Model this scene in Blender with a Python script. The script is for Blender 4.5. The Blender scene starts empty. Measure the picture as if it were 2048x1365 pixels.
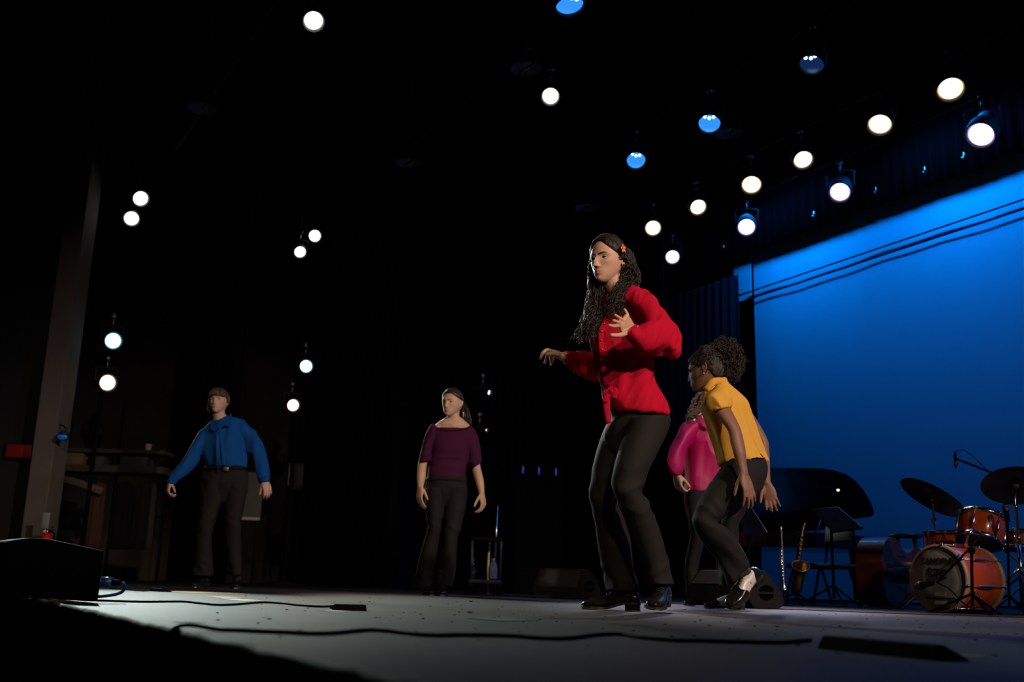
import bpy, bmesh, math, random
import numpy as np
from mathutils import Vector, Matrix, Euler

# ------------------------------------------------------------------ camera
sc = bpy.context.scene
col = sc.collection
random.seed(11)
RNG = np.random.default_rng(11)
PITCH, ROLL, FPX = math.radians(13.36), math.radians(1.64), 2050.0
CAMP = np.array([0.0, 0.0, 0.10])
_f = np.array([0, math.cos(PITCH), math.sin(PITCH)])
_r0 = np.array([1.0, 0, 0]); _u0 = np.array([0, -math.sin(PITCH), math.cos(PITCH)])
_r = math.cos(ROLL) * _r0 + math.sin(ROLL) * _u0
_u = -math.sin(ROLL) * _r0 + math.cos(ROLL) * _u0
cam = bpy.data.cameras.new('camera'); cam_o = bpy.data.objects.new('camera', cam); col.objects.link(cam_o)
cam_o.matrix_world = Matrix(((_r[0], _u[0], -_f[0], CAMP[0]), (_r[1], _u[1], -_f[1], CAMP[1]), (_r[2], _u[2], -_f[2], CAMP[2]), (0, 0, 0, 1)))
cam.sensor_width = 36.0; cam.lens = 36.0 * FPX / 2048.0; cam.clip_start = 0.02; cam.clip_end = 200
cam.dof.use_dof = True; cam.dof.focus_distance = 4.5; cam.dof.aperture_fstop = 3.2
sc.camera = cam_o

# ------------------------------------------------------------------ world, view
world = bpy.data.worlds.new('world'); sc.world = world; world.use_nodes = True
world.node_tree.nodes['Background'].inputs[0].default_value = (0.5, 0.55, 0.7, 1)
world.node_tree.nodes['Background'].inputs[1].default_value = 0.0008
sc.view_settings.view_transform = 'Standard'; sc.view_settings.look = 'None'
sc.view_settings.gamma = 1.0; sc.view_settings.use_curve_mapping = False
sc.view_settings.exposure = 0.0


def spot(name, loc, target, power, color, size=40, blend=0.9, radius=0.08):
    l = bpy.data.lights.new(name, 'SPOT'); l.energy = power; l.color = color
    l.spot_size = math.radians(size); l.spot_blend = blend; l.shadow_soft_size = radius
    o = bpy.data.objects.new(name, l); col.objects.link(o)
    d = Vector(target) - Vector(loc)
    o.location = loc; o.rotation_euler = d.to_track_quat('-Z', 'Y').to_euler()
    return o


def area(name, loc, target, power, color, sx, sy):
    l = bpy.data.lights.new(name, 'AREA'); l.energy = power; l.color = color
    l.shape = 'RECTANGLE'; l.size = sx; l.size_y = sy
    o = bpy.data.objects.new(name, l); col.objects.link(o)
    d = Vector(target) - Vector(loc)
    o.location = loc; o.rotation_euler = d.to_track_quat('-Z', 'Y').to_euler()
    return o


AX = np.array([-0.5, 0.866, 0.0])      # along the stage front, towards the far wing
UX = np.array([0.866, 0.5, 0.0])       # upstage


def S(a, u, z):                        # stage coordinates to world
    return a * AX + u * UX + np.array([0, 0, z])


# front-of-house lamps, hung over the audience behind the camera
spot('front_key', (6.3, -1.6, 4.9), (0.7, 5.2, 1.0), 2600, (1.0, 0.78, 0.58), 34, 0.6, 0.10)
spot('front_band', (5.8, -2.0, 4.8), (3.0, 7.0, 0.4), 520, (1.0, 0.80, 0.62), 20, 0.8, 0.10)
spot('front_key_wing', (1.8, -3.5, 4.8), (-1.9, 8.6, 0.75), 760, (1.0, 0.78, 0.58), 34, 0.5, 0.10)
spot('front_key_violet', (7.5, 0.5, 4.6), (-0.6, 7.8, 1.0), 420, (0.62, 0.45, 1.0), 34, 0.7, 0.12)


# ------------------------------------------------------------------ pixel <-> place helpers
def ray(px, py):
    d = FPX * _f + (px - 1024.0) * _r - (py - 682.5) * _u
    return d


def W(px, py, Y):                      # point at distance Y in front of the camera
    d = ray(px, py)
    return CAMP + d * (Y / d[1])


def FL(px, py, z=0.0):                 # point on the floor (or at height z)
    d = ray(px, py)
    return CAMP + d * ((z - CAMP[2]) / d[2])


# ------------------------------------------------------------------ mesh helpers
def crs(P, m=4):
    """Catmull-Rom resample of an N x K array, m samples for each segment"""
    P = np.asarray(P, float)
    n = len(P)
    if n < 2 or m <= 1:
        return P
    ext = np.vstack([2 * P[0] - P[1], P, 2 * P[-1] - P[-2]])
    out = []
    t = np.arange(m) / m
    t = t[:, None]
    for i in range(n - 1):
        p0, p1, p2, p3 = ext[i:i + 4]
        out.append(0.5 * (2 * p1 + (p2 - p0) * t + (2 * p0 - 5 * p1 + 4 * p2 - p3) * t ** 2 + (3 * p1 - p0 - 3 * p2 + p3) * t ** 3))
    out.append(P[-1:])
    return np.vstack(out)


def rings_mesh(R, caps=True):
    """R: M x n x 3 rings -> (V, F)"""
    M, n, _ = R.shape
    V = R.reshape(-1, 3)
    F = []
    for i in range(M - 1):
        a = i * n; b = a + n
        for j in range(n):
            k = (j + 1) % n
            F.append((a + j, a + k, b + k, b + j))
    if caps:
        V = np.vstack([V, R[0].mean(0), R[-1].mean(0)])
        c0, c1 = M * n, M * n + 1
        for j in range(n):
            k = (j + 1) % n
            F.append((k, j, c0)); F.append(((M - 1) * n + j, (M - 1) * n + k, c1))
    return V, F


def circ(n, e=2.0):
    t = np.arange(n) * 2 * math.pi / n
    c, s = np.cos(t), np.sin(t)
    if e != 2.0:
        c = np.sign(c) * np.abs(c) ** (2 / e); s = np.sign(s) * np.abs(s) ** (2 / e)
    return c, s


def nrm(v):
    v = np.asarray(v, float)
    return v / max(np.linalg.norm(v), 1e-9)


def tube(pts, rad, n=12, m=4, side=None, caps=True, rnd=False, e=2.0):
    """swept tube; rad scalar per point or (side, other) per point; rnd rounds both ends"""
    P = np.asarray(pts, float)
    Rr = np.asarray(rad, float)
    if Rr.ndim == 0:
        Rr = np.full(len(P), float(Rr))
    if Rr.ndim == 1:
        Rr = np.stack([Rr, Rr], 1)
    if side is not None:
        sd = np.asarray(side, float)
        if sd.ndim == 1:
            sd = np.tile(sd, (len(P), 1))
        A = crs(np.hstack([P, Rr, sd]), m)
        P, Rr, sd = A[:, :3], A[:, 3:5], A[:, 5:8]
    else:
        A = crs(np.hstack([P, Rr]), m)
        P, Rr = A[:, :3], A[:, 3:5]
        sd = None
    Rr = np.maximum(Rr, 1e-4)
    T = np.gradient(P, axis=0) if len(P) > 2 else np.tile(P[-1] - P[0], (len(P), 1))
    T = T / np.maximum(np.linalg.norm(T, axis=1, keepdims=True), 1e-9)
    if sd is None:
        s = np.cross(T[0], [0, 0, 1.0])
        if np.linalg.norm(s) < 1e-3:
            s = np.cross(T[0], [1.0, 0, 0])
        s = nrm(s); ss = []
        for t in T:
            s = nrm(s - t * np.dot(s, t)); ss.append(s)
        ss = np.array(ss)
    else:
        ss = sd - T * np.sum(sd * T, 1, keepdims=True)
        ss = ss / np.maximum(np.linalg.norm(ss, axis=1, keepdims=True), 1e-9)
    bb = np.cross(T, ss)
    if rnd:
        ph = np.array([0.15, 0.5, 0.8])
        k0 = P[0] - T[0] * (Rr[0].min() * np.cos(ph * math.pi / 2))[:, None]
        k1 = P[-1] + T[-1] * (Rr[-1].min() * np.cos(ph[::-1] * math.pi / 2))[:, None]
        f0 = np.sin(ph * math.pi / 2)[:, None]; f1 = np.sin(ph[::-1] * math.pi / 2)[:, None]
        P = np.vstack([k0, P, k1]); Rr = np.vstack([Rr[0] * f0, Rr, Rr[-1] * f1])
        ss = np.vstack([np.tile(ss[0], (3, 1)), ss, np.tile(ss[-1], (3, 1))])
        bb = np.vstack([np.tile(bb[0], (3, 1)), bb, np.tile(bb[-1], (3, 1))])
    c, s = circ(n, e)
    R = P[:, None, :] + ss[:, None, :] * (Rr[:, 0, None] * c[None])[:, :, None] + bb[:, None, :] * (Rr[:, 1, None] * s[None])[:, :, None]
    return rings_mesh(R, caps)


VIEWDIR = np.array([0.0, 1.0, 0.0])


def sil(spec, Y, n=22, m=4, bs=1.0, e=2.0, caps=True, rnd=False):
    """loft through cross-sections given by their two edges (px) and a depth offset:
    (x1, y1, x2, y2, dY, half_depth)"""
    A = []
    for q in spec:
        x1, y1, x2, y2 = q[:4]
        dy = q[4] if len(q) > 4 else 0.0
        p1 = W(x1, y1, Y + dy); p2 = W(x2, y2, Y + dy)
        hw = np.linalg.norm(p2 - p1) / 2
        b = q[5] if len(q) > 5 else hw * bs
        A.append(np.hstack([(p1 + p2) / 2, (p2 - p1) / 2, [b]]))
    A = crs(np.array(A), m)
    c, s = circ(n, e)
    C, H, B = A[:, :3], A[:, 3:6], np.abs(A[:, 6])
    vd = C - CAMP; vd[:, 2] = 0
    vd = vd / np.linalg.norm(vd, axis=1, keepdims=True)
    if rnd:
        t0 = nrm(C[0] - C[1]); t1 = nrm(C[-1] - C[-2])
        r0 = min(np.linalg.norm(H[0]), B[0]); r1 = min(np.linalg.norm(H[-1]), B[-1])
        C = np.vstack([C[0] + t0 * r0 * .97, C[0] + t0 * r0 * .7, C, C[-1] + t1 * r1 * .7, C[-1] + t1 * r1 * .97])
        H = np.vstack([H[0] * .25, H[0] * .72, H, H[-1] * .72, H[-1] * .25])
        B = np.hstack([B[0] * .25, B[0] * .72, B, B[-1] * .72, B[-1] * .25])
        vd = np.vstack([vd[0], vd[0], vd, vd[-1], vd[-1]])
    R = C[:, None, :] + H[:, None, :] * c[None, :, None] + vd[:, None, :] * (B[:, None] * s[None])[:, :, None]
    return rings_mesh(R, caps)


def ell(c, r, M=None, sub=3):
    V, F = ico(sub)
    V = V * np.asarray(r)
    if M is not None:
        V = V @ np.asarray(M).T
    return V + np.asarray(c), F


_ico = {}


def ico(sub):
    if sub not in _ico:
        bm = bmesh.new(); bmesh.ops.create_icosphere(bm, subdivisions=sub, radius=1.0)
        bm.verts.ensure_lookup_table()
        V = np.array([v.co[:] for v in bm.verts]); F = [tuple(v.index for v in f.verts) for f in bm.faces]
        bm.free(); _ico[sub] = (V, F)
    V, F = _ico[sub]
    return V.copy(), list(F)


def box(c, s, M=None, bev=0.0):
    """bevelled box: centre, full size"""
    s = np.asarray(s, float) / 2
    bm = bmesh.new(); bmesh.ops.create_cube(bm, size=2.0)
    for v in bm.verts:
        v.co = Vector((v.co.x * s[0], v.co.y * s[1], v.co.z * s[2]))
    if bev > 0:
        bmesh.ops.bevel(bm, geom=list(bm.edges), offset=min(bev, s.min() * .9), segments=2, affect='EDGES', profile=0.5)
    bm.verts.ensure_lookup_table()
    V = np.array([v.co[:] for v in bm.verts]); F = [tuple(v.index for v in f.verts) for f in bm.faces]
    bm.free()
    if M is not None:
        V = V @ np.asarray(M).T
    return V + np.asarray(c, float), F


def prism(poly, dvec):
    """closed polygon (N x 3) swept by dvec"""
    P = np.asarray(poly, float); n = len(P)
    V = np.vstack([P, P + np.asarray(dvec, float)])
    F = [tuple(range(n))[::-1], tuple(range(n, 2 * n))]
    for i in range(n):
        j = (i + 1) % n
        F.append((i, j, n + j, n + i))
    return V, F


def lathe(prof, n=28, o=(0, 0, 0), M=None, caps=True):
    """profile (r, z) turned about z"""
    c, s = circ(n)
    R = np.array([[(r * c[j], r * s[j], z) for j in range(n)] for r, z in prof])
    V, F = rings_mesh(R, caps)
    if M is not None:
        V = V @ np.asarray(M).T
    return V + np.asarray(o, float), F


def rod(p, q, r, n=10, r2=None):
    p = np.asarray(p, float); q = np.asarray(q, float)
    return tube([p, q], [r, r if r2 is None else r2], n, 1)


def join(*parts):
    Vs, Fs, k = [], [], 0
    for V, F in parts:
        Vs.append(V); Fs += [tuple(i + k for i in f) for f in F]; k += len(V)
    return np.vstack(Vs), Fs


def frame(z, xhint=(0, 0, 1)):
    """3x3 matrix with columns x, y, z; z given"""
    z = nrm(z); x = np.asarray(xhint, float); x = x - z * np.dot(x, z)
    if np.linalg.norm(x) < 1e-4:
        x = np.cross(z, [1, 0, 0])
    x = nrm(x)
    return np.stack([x, np.cross(z, x), z], 1)


def to_mesh(name, V, F):
    me = bpy.data.meshes.new(name)
    V = np.ascontiguousarray(V, dtype=np.float32)
    if isinstance(F, np.ndarray):
        nf, k = F.shape
        me.vertices.add(len(V)); me.vertices.foreach_set('co', V.ravel())
        me.loops.add(nf * k); me.loops.foreach_set('vertex_index', F.astype(np.int32).ravel())
        me.polygons.add(nf)
        me.polygons.foreach_set('loop_start', np.arange(nf, dtype=np.int32) * k)
        me.update(calc_edges=True); me.validate()
    else:
        me.from_pydata(V.tolist(), [], F); me.update()
    return me


def recalc(me):
    bm = bmesh.new(); bm.from_mesh(me); bmesh.ops.recalc_face_normals(bm, faces=bm.faces); bm.to_mesh(me); bm.free()


def mark(o, label=None, cat=None, group=None, kind=None):
    if label: o['label'] = label
    if cat: o['category'] = cat
    if group: o['group'] = group
    if kind: o['kind'] = kind
    return o


def obj(name, VF, mat, parent=None, label=None, cat=None, group=None, kind=None, smooth=True, origin=None, colors=None, auto=None, fix=True):
    """one mesh object; VF in world space (parents are never rotated here)"""
    V, F = VF
    V = np.asarray(V, float)
    if origin is None:
        if parent is not None:
            po = Vector((0, 0, 0)); p = parent
            while p is not None:
                po = po + p.location; p = p.parent
            base = np.array(po)
        else:
            base = np.array([V[:, 0].mean(), V[:, 1].mean(), V[:, 2].min()])
    else:
        base = np.asarray(origin, float)
    me = to_mesh(name, V - base, F)
    if fix and not isinstance(F, np.ndarray):
        recalc(me)
    if colors is not None:
        ca = me.color_attributes.new('tint', 'FLOAT_COLOR', 'POINT')
        C4 = np.ones((len(V), 4), np.float32); C4[:, :3] = colors
        ca.data.foreach_set('color', C4.ravel())
    if smooth:
        me.polygons.foreach_set('use_smooth', np.ones(len(me.polygons), bool))
        if auto:
            me.set_sharp_from_angle(angle=math.radians(auto))
    me.materials.append(mat)
    o = bpy.data.objects.new(name, me); col.objects.link(o)
    if parent is not None:
        o.parent = parent
    else:
        o.location = base
    return mark(o, label, cat, group, kind)


def empty(name, loc, label, cat, group=None, kind=None):
    o = bpy.data.objects.new(name, None); col.objects.link(o)
    o.location = Vector(np.asarray(loc, float)); o.empty_display_size = 0.1
    return mark(o, label, cat, group, kind)


def union(parts, vox, it=3, lam=0.5, keep=None):
    """voxel union of closed shells, smoothed; returns V, F (quads)"""
    V, F = join(*parts)
    me = to_mesh('tmp_union', V, F)
    o = bpy.data.objects.new('tmp_union', me); col.objects.link(o)
    md = o.modifiers.new('r', 'REMESH'); md.mode = 'VOXEL'; md.voxel_size = vox; md.adaptivity = 0
    dg = bpy.context.evaluated_depsgraph_get()
    m2 = bpy.data.meshes.new_from_object(o.evaluated_get(dg))
    nv, nl = len(m2.vertices), len(m2.loops)
    co = np.empty(nv * 3, np.float32); m2.vertices.foreach_get('co', co)
    li = np.empty(nl, np.int32); m2.loops.foreach_get('vertex_index', li)
    bpy.data.objects.remove(o); bpy.data.meshes.remove(me); bpy.data.meshes.remove(m2)
    V = co.reshape(-1, 3).astype(float); Fq = li.reshape(-1, 4)
    return relax(V, Fq, it, lam), Fq


def relax(V, Fq, it, lam=0.5):
    E = np.vstack([Fq[:, [0, 1]], Fq[:, [1, 2]], Fq[:, [2, 3]], Fq[:, [3, 0]]])
    i, j = E[:, 0], E[:, 1]; n = len(V)
    deg = np.bincount(i, minlength=n) + np.bincount(j, minlength=n)
    deg = np.maximum(deg, 1)[:, None]
    for _ in range(it):
        acc = np.stack([np.bincount(i, V[j, k], n) + np.bincount(j, V[i, k], n) for k in range(3)], 1)
        V = V + lam * (acc / deg - V)
    return V


def vnormals(V, Fq):
    a, b, c, d = (V[Fq[:, k]] for k in range(4))
    fn = np.cross(c - a, d - b); n = len(V)
    N = np.zeros((n, 3))
    for k in range(4):
        for ax in range(3):
            N[:, ax] += np.bincount(Fq[:, k], fn[:, ax], n)
    return N / np.maximum(np.linalg.norm(N, axis=1, keepdims=True), 1e-12)


_nz = [(RNG.normal(size=3), RNG.uniform(0, 6.28), RNG.normal(size=3), RNG.uniform(0, 6.28)) for _ in range(10)]


def wob(P, f):
    """smooth pseudo-noise in about -1..1 from warped sines"""
    s = np.zeros(len(P))
    for k, (d, a, e, b) in enumerate(_nz):
        w = np.sin(P @ e * f * 0.7 + b)
        s += np.sin(P @ d * f + a + 1.3 * w)
    return s / 4.0


def folds(V, Fq, amp, freq, direction=None, mask=None, seed=0.0):
    N = vnormals(V, Fq)
    P = V + seed
    if direction is not None:
        d = nrm(direction)
        Q = P - 0.80 * (P @ d)[:, None] * d          # long folds that run along the direction
    else:
        Q = P
    h = wob(Q, freq)
    h = 1 - np.abs(h)
    h = (h - h.mean()) * amp
    if mask is not None:
        h = h * mask
    return V + N * h[:, None]


def sstep(x, a, b):
    t = np.clip((x - a) / (b - a), 0, 1)
    return t * t * (3 - 2 * t)


# ------------------------------------------------------------------ materials
_m = {}


def mat(name, color, rough=0.6, metal=0.0, spec=0.5, bump=0.0, bscale=60.0, var=0.0, vscale=6.0, emit=None, estr=0.0, tint=False, sheen=0.0, coat=0.0, trans=0.0, alpha=1.0, stretch=None, sss=0.0):
    if name in _m:
        return _m[name]
    m = bpy.data.materials.new(name); m.use_nodes = True
    nt = m.node_tree; b = nt.nodes['Principled BSDF']
    b.inputs['Base Color'].default_value = (*color, 1)
    b.inputs['Roughness'].default_value = rough; b.inputs['Metallic'].default_value = metal
    b.inputs['Specular IOR Level'].default_value = spec
    b.inputs['Sheen Weight'].default_value = sheen; b.inputs['Coat Weight'].default_value = coat
    b.inputs['Transmission Weight'].default_value = trans; b.inputs['Alpha'].default_value = alpha
    if sss:
        b.inputs['Subsurface Weight'].default_value = sss
        b.inputs['Subsurface Radius'].default_value = (1, 0.4, 0.25); b.inputs['Subsurface Scale'].default_value = 0.008
    tc = nt.nodes.new('ShaderNodeTexCoord')
    vec = tc.outputs['Object']
    if stretch is not None:
        mp = nt.nodes.new('ShaderNodeMapping'); mp.inputs['Scale'].default_value = stretch
        nt.links.new(vec, mp.inputs['Vector']); vec = mp.outputs['Vector']
    src = None
    if tint:
        at = nt.nodes.new('ShaderNodeAttribute'); at.attribute_name = 'tint'; src = at.outputs['Color']
    if var > 0:
        nz = nt.nodes.new('ShaderNodeTexNoise'); nz.inputs['Scale'].default_value = vscale; nz.inputs['Detail'].default_value = 5
        nt.links.new(vec, nz.inputs['Vector'])
        mr = nt.nodes.new('ShaderNodeMapRange'); mr.inputs[1].default_value = 0.3; mr.inputs[2].default_value = 0.7
        mr.inputs[3].default_value = 1 - var; mr.inputs[4].default_value = 1 + var
        nt.links.new(nz.outputs['Fac'], mr.inputs[0])
        mx = nt.nodes.new('ShaderNodeMix'); mx.data_type = 'RGBA'; mx.blend_type = 'MULTIPLY'; mx.inputs[0].default_value = 1
        if src is None:
            mx.inputs[6].default_value = (*color, 1)
        else:
            nt.links.new(src, mx.inputs[6])
        nt.links.new(mr.outputs[0], mx.inputs[7]); src = mx.outputs[2]
    if src is not None:
        nt.links.new(src, b.inputs['Base Color'])
    if bump > 0:
        n2 = nt.nodes.new('ShaderNodeTexNoise'); n2.inputs['Scale'].default_value = bscale; n2.inputs['Detail'].default_value = 4
        nt.links.new(vec, n2.inputs['Vector'])
        bp = nt.nodes.new('ShaderNodeBump'); bp.inputs['Strength'].default_value = bump; bp.inputs['Distance'].default_value = 0.01
        nt.links.new(n2.outputs['Fac'], bp.inputs['Height']); nt.links.new(bp.outputs['Normal'], b.inputs['Normal'])
    if emit is not None:
        b.inputs['Emission Color'].default_value = (*emit, 1); b.inputs['Emission Strength'].default_value = estr
    _m[name] = m
    return m


BLACK_METAL = mat('black_metal', (0.004, 0.004, 0.004), 0.8, 0.0, 0.05, var=0.2)
CHROME = mat('chrome', (0.75, 0.75, 0.77), 0.16, 1.0, bump=0.02)
STEEL = mat('dull_steel', (0.30, 0.29, 0.28), 0.4, 0.9, var=0.2)
VELVET = mat('black_velour', (0.003, 0.003, 0.0035), 1.0, 0, 0.02, bump=0.3, bscale=140)
RUBBER = mat('black_rubber', (0.004, 0.004, 0.0045), 0.7, 0, 0.02, var=0.15)

# ================================================================== THE SETTING
U0 = 0.46                                              # the stage front edge
FLOOR_M = mat('painted_stage_floor', (0.030, 0.030, 0.032), 0.62, 0, 0.18, bump=0.05, bscale=30, var=0.30, vscale=2.2)
HOUSE_AND_SHADE_M = mat('house_floor_and_shade', (0.010, 0.010, 0.012), 0.8, 0, 0.2, bump=0.1, bscale=60)  # black for the house floor and for the sheet of painted stage shade
BLACKWALL_M = mat('black_painted_wall', (0.012, 0.012, 0.013), 0.9, 0, 0.2, bump=0.2, bscale=20)
BROWNWALL_M = mat('dingy_backstage_wall', (0.042, 0.034, 0.030), 0.9, 0, 0.2, bump=0.2, bscale=14, var=0.35, vscale=1.5)


def quad_slab(a0, a1, u0, u1, z0, z1):
    return join(prism([S(a0, u0, z0), S(a1, u0, z0), S(a1, u1, z0), S(a0, u1, z0)], (0, 0, z1 - z0)))


obj('floor', quad_slab(-7, 18, U0, 13.5, -0.05, 0.0), FLOOR_M, kind='structure', smooth=False)
obj('floor_house', quad_slab(-9, 18, -9, U0, -1.20, -1.10), HOUSE_AND_SHADE_M, kind='structure', smooth=False)
obj('wall_stage_front', quad_slab(-7, 18, U0 + 0.02, U0 + 0.06, -1.12, -0.051), BLACKWALL_M, kind='structure', smooth=False)
# worn, chipped nosing along the stage front
nose_p = []
for i, a in enumerate(np.arange(0.3, 9.0, 0.045)):
    nose_p.append(S(a, U0 - 0.004 + RNG.normal() * 0.0022, -0.006 + RNG.normal() * 0.0012))
nose = tube(nose_p, [0.008 + abs(RNG.normal()) * 0.0035 for _ in nose_p], 7, 1)
obj('trim_1', nose, mat('worn_wood_edge', (0.26, 0.26, 0.22), 0.7, 0, 0.2, var=0.95, vscale=9), kind='structure')
# unlit part of the stage floor, its shade put into a thin black sheet
shade_edge_px = [(-300, 1153), (60, 1163), (310, 1170), (480, 1176), (760, 1184.5), (1010, 1193.5), (1163, 1199.5), (1540, 1219), (1800, 1229), (2048, 1236.5), (2500, 1250)]
mp = [FL(x, y) for x, y in shade_edge_px]
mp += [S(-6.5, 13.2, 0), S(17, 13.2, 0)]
obj('floor_unlit_sheet', prism([p + np.array([0, 0, 0.0005]) for p in mp], (0, 0, 0.004)), HOUSE_AND_SHADE_M, kind='structure', smooth=False)
obj('ceiling', quad_slab(-9, 18, -9, 13.5, 7.5, 7.6), BLACKWALL_M, kind='structure', smooth=False)
obj('wall_right', quad_slab(-9.1, -9, -9, 13.5, -1.2, 7.6), BLACKWALL_M, kind='structure', smooth=False)
obj('wall_left', quad_slab(17.4, 17.6, -9, 13.5, -1.2, 7.6), BROWNWALL_M, kind='structure', smooth=False)
obj('wall_back', quad_slab(-9, 18, 13.5, 13.6, -1.2, 7.6), BLACKWALL_M, kind='structure', smooth=False)
obj('wall_house', quad_slab(-9, 18, -9.1, -9, -1.2, 7.6), BLACKWALL_M, kind='structure', smooth=False)

# proscenium pillar at the far side of the stage front
pl0, pl1 = W(44, 1066, 10.9), W(88, 1066, 10.9)
pw = pl1[0] - pl0[0]
PILLAR_M = mat('grey_brown_plaster', (0.10, 0.083, 0.074), 0.85, 0, 0.3, bump=0.25, bscale=25, var=0.15, vscale=3)
obj('trim_pillar', box((pl0[0] + pw / 2, 11.05, 3.6), (pw, 0.35, 7.2), bev=0.012), PILLAR_M, kind='structure', smooth=False)
obj('wall_proscenium', box((pl0[0] - 3.02, 11.3, 3.2), (6.0, 0.25, 8.6)), BLACKWALL_M, kind='structure', smooth=False)


def curtain(name, a0, a1, u, z0, z1, m, label, cat='curtain', group=None, amp=0.05, wave=0.16, seed=0):
    n = int(abs(a1 - a0) / 0.02) + 2
    t = np.linspace(0, 1, n)
    a = a0 + (a1 - a0) * t
    ph = 2 * math.pi * np.abs(a - a0) / wave + 0.9 * np.sin(a * 3.1 + seed)
    front = []
    for z, k in ((z0, 1.0), ((z0 + z1) / 2, 0.9), (z1, 0.6)):
        uu = u + amp * k * np.sin(ph)
        front.append([S(a[i], uu[i], z) for i in range(n)])
    front = np.array(front)
    back = front + UX * 0.012
    nz_ = 3
    V = np.vstack([front.reshape(-1, 3), back.reshape(-1, 3)])
    F = []
    o2 = nz_ * n
    for j in range(nz_ - 1):
        for i in range(n - 1):
            p = j * n + i
            F.append((p, p + 1, p + n + 1, p + n)); F.append((o2 + p, o2 + p + n, o2 + p + n + 1, o2 + p + 1))
    for i in range(n - 1):
        F.append((i, o2 + i, o2 + i + 1, i + 1)); k = (nz_ - 1) * n
        F.append((k + i, k + i + 1, o2 + k + i + 1, o2 + k + i))
    for j in range(nz_ - 1):
        for i in (0, n - 1):
            p = j * n + i; F.append((p, p + n, o2 + p + n, o2 + p))
    return obj(name, (V, F), m, label=label, cat=cat, group=group)


LEGS = 'black masking legs along the wing'
curtain('leg_curtain', 10.35, 12.6, 2.75, 0.02, 6.8, VELVET, 'black leg curtain hanging behind the dancer in blue', group=LEGS, seed=1)
curtain('leg_curtain', 9.95, 12.8, 4.40, 0.02, 6.8, VELVET, 'black leg curtain between the dancers in blue and in purple', group=LEGS, seed=2)
curtain('leg_curtain', 9.95, 13.2, 6.15, 0.02, 6.8, VELVET, 'black leg curtain just right of the dancer in purple', group=LEGS, seed=3)
curtain('leg_curtain', 9.95, 13.6, 7.95, 0.02, 6.8, VELVET, 'black leg curtain behind the dancer in red', group=LEGS, seed=4)
curtain('leg_curtain', 9.90, 13.0, 9.20, 0.02, 4.25, mat('navy_black_velour', (0.010, 0.011, 0.016), 0.9, 0, 0.1, bump=0.3, bscale=140),
        'dark curtain at the left edge of the blue backdrop', group=LEGS, seed=5)
# overhead borders
BORD = 'black borders across the stage'
curtain('border_curtain', -6, 13.5, 5.35, 5.25, 7.2, VELVET, 'black border curtain high across the middle of the stage', group=BORD, amp=0.04, seed=6)
curtain('border_curtain', -6, 13.5, 9.36, 4.565, 7.2, VELVET, 'black border curtain cutting off the top of the blue backdrop', group=BORD, amp=0.03, seed=7)

# ------------------------------------------------------------------ blue backdrop
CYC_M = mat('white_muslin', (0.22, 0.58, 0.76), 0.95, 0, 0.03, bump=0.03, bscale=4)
n = 60
cyc_v = []
for z in (0.03, 2.3, 4.6, 6.4):
    for t in np.linspace(0, 1, n):
        a = -6 + (9.98 + 6) * t
        cyc_v.append(S(a, 9.55 + 0.006 * math.sin(a * 2.3) + 0.004 * math.sin(a * 7), z))
cyc_v = np.array(cyc_v)
cf = []
for j in range(3):
    for i in range(n - 1):
        p = j * n + i; cf.append((p, p + 1, p + n + 1, p + n))
N0 = len(cyc_v)
V2 = np.vstack([cyc_v, cyc_v + UX * 0.004])
cf2 = cf + [tuple(N0 + k for k in f[::-1]) for f in cf]
obj('cyclorama', (V2, cf2), CYC_M, label='large blue lit backdrop cloth hanging behind the band', cat='backdrop', fix=False)
obj('backdrop_return', prism([S(9.99, 9.50, 4.02), S(10.32, 9.50, 3.93), S(10.32, 9.50, 4.6), S(9.99, 9.50, 4.6)], UX * 0.02), CYC_M,
    label='short flap of blue lit cloth at the upper left corner of the backdrop', cat='cloth', smooth=False)
for k, (zz, lab) in enumerate(((4.13, 'upper thin dark cable along the top of the blue backdrop'), (4.03, 'lower thin dark cable along the top of the blue backdrop'))):
    obj('rigging_cable', rod(S(10.3, 9.50, zz - 0.06), S(-5, 9.50, zz + 0.10), 0.010, 6), RUBBER, label=lab, cat='cable', group='cables over the backdrop')
# blue wash strips hung behind the border, lighting the backdrop from above, and ground row
for k, a in enumerate((9.0, 6.6, 4.2, 1.8)):
    area('cyc_wash', S(a, 8.78, 5.05), S(a - 0.05, 9.6, 3.3), 37 if k != 1 else 44, (0.0, 0.25, 1.0), 1.3, 0.2)

# ================================================================== LAMPS
HOUS_M = mat('lamp_housing', (0.004, 0.004, 0.004), 0.7, 0.0, var=0.2)


def lens_mat(name, c, s):
    return mat(name, (0.02, 0.02, 0.02), 0.3, emit=c, estr=s)


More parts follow.
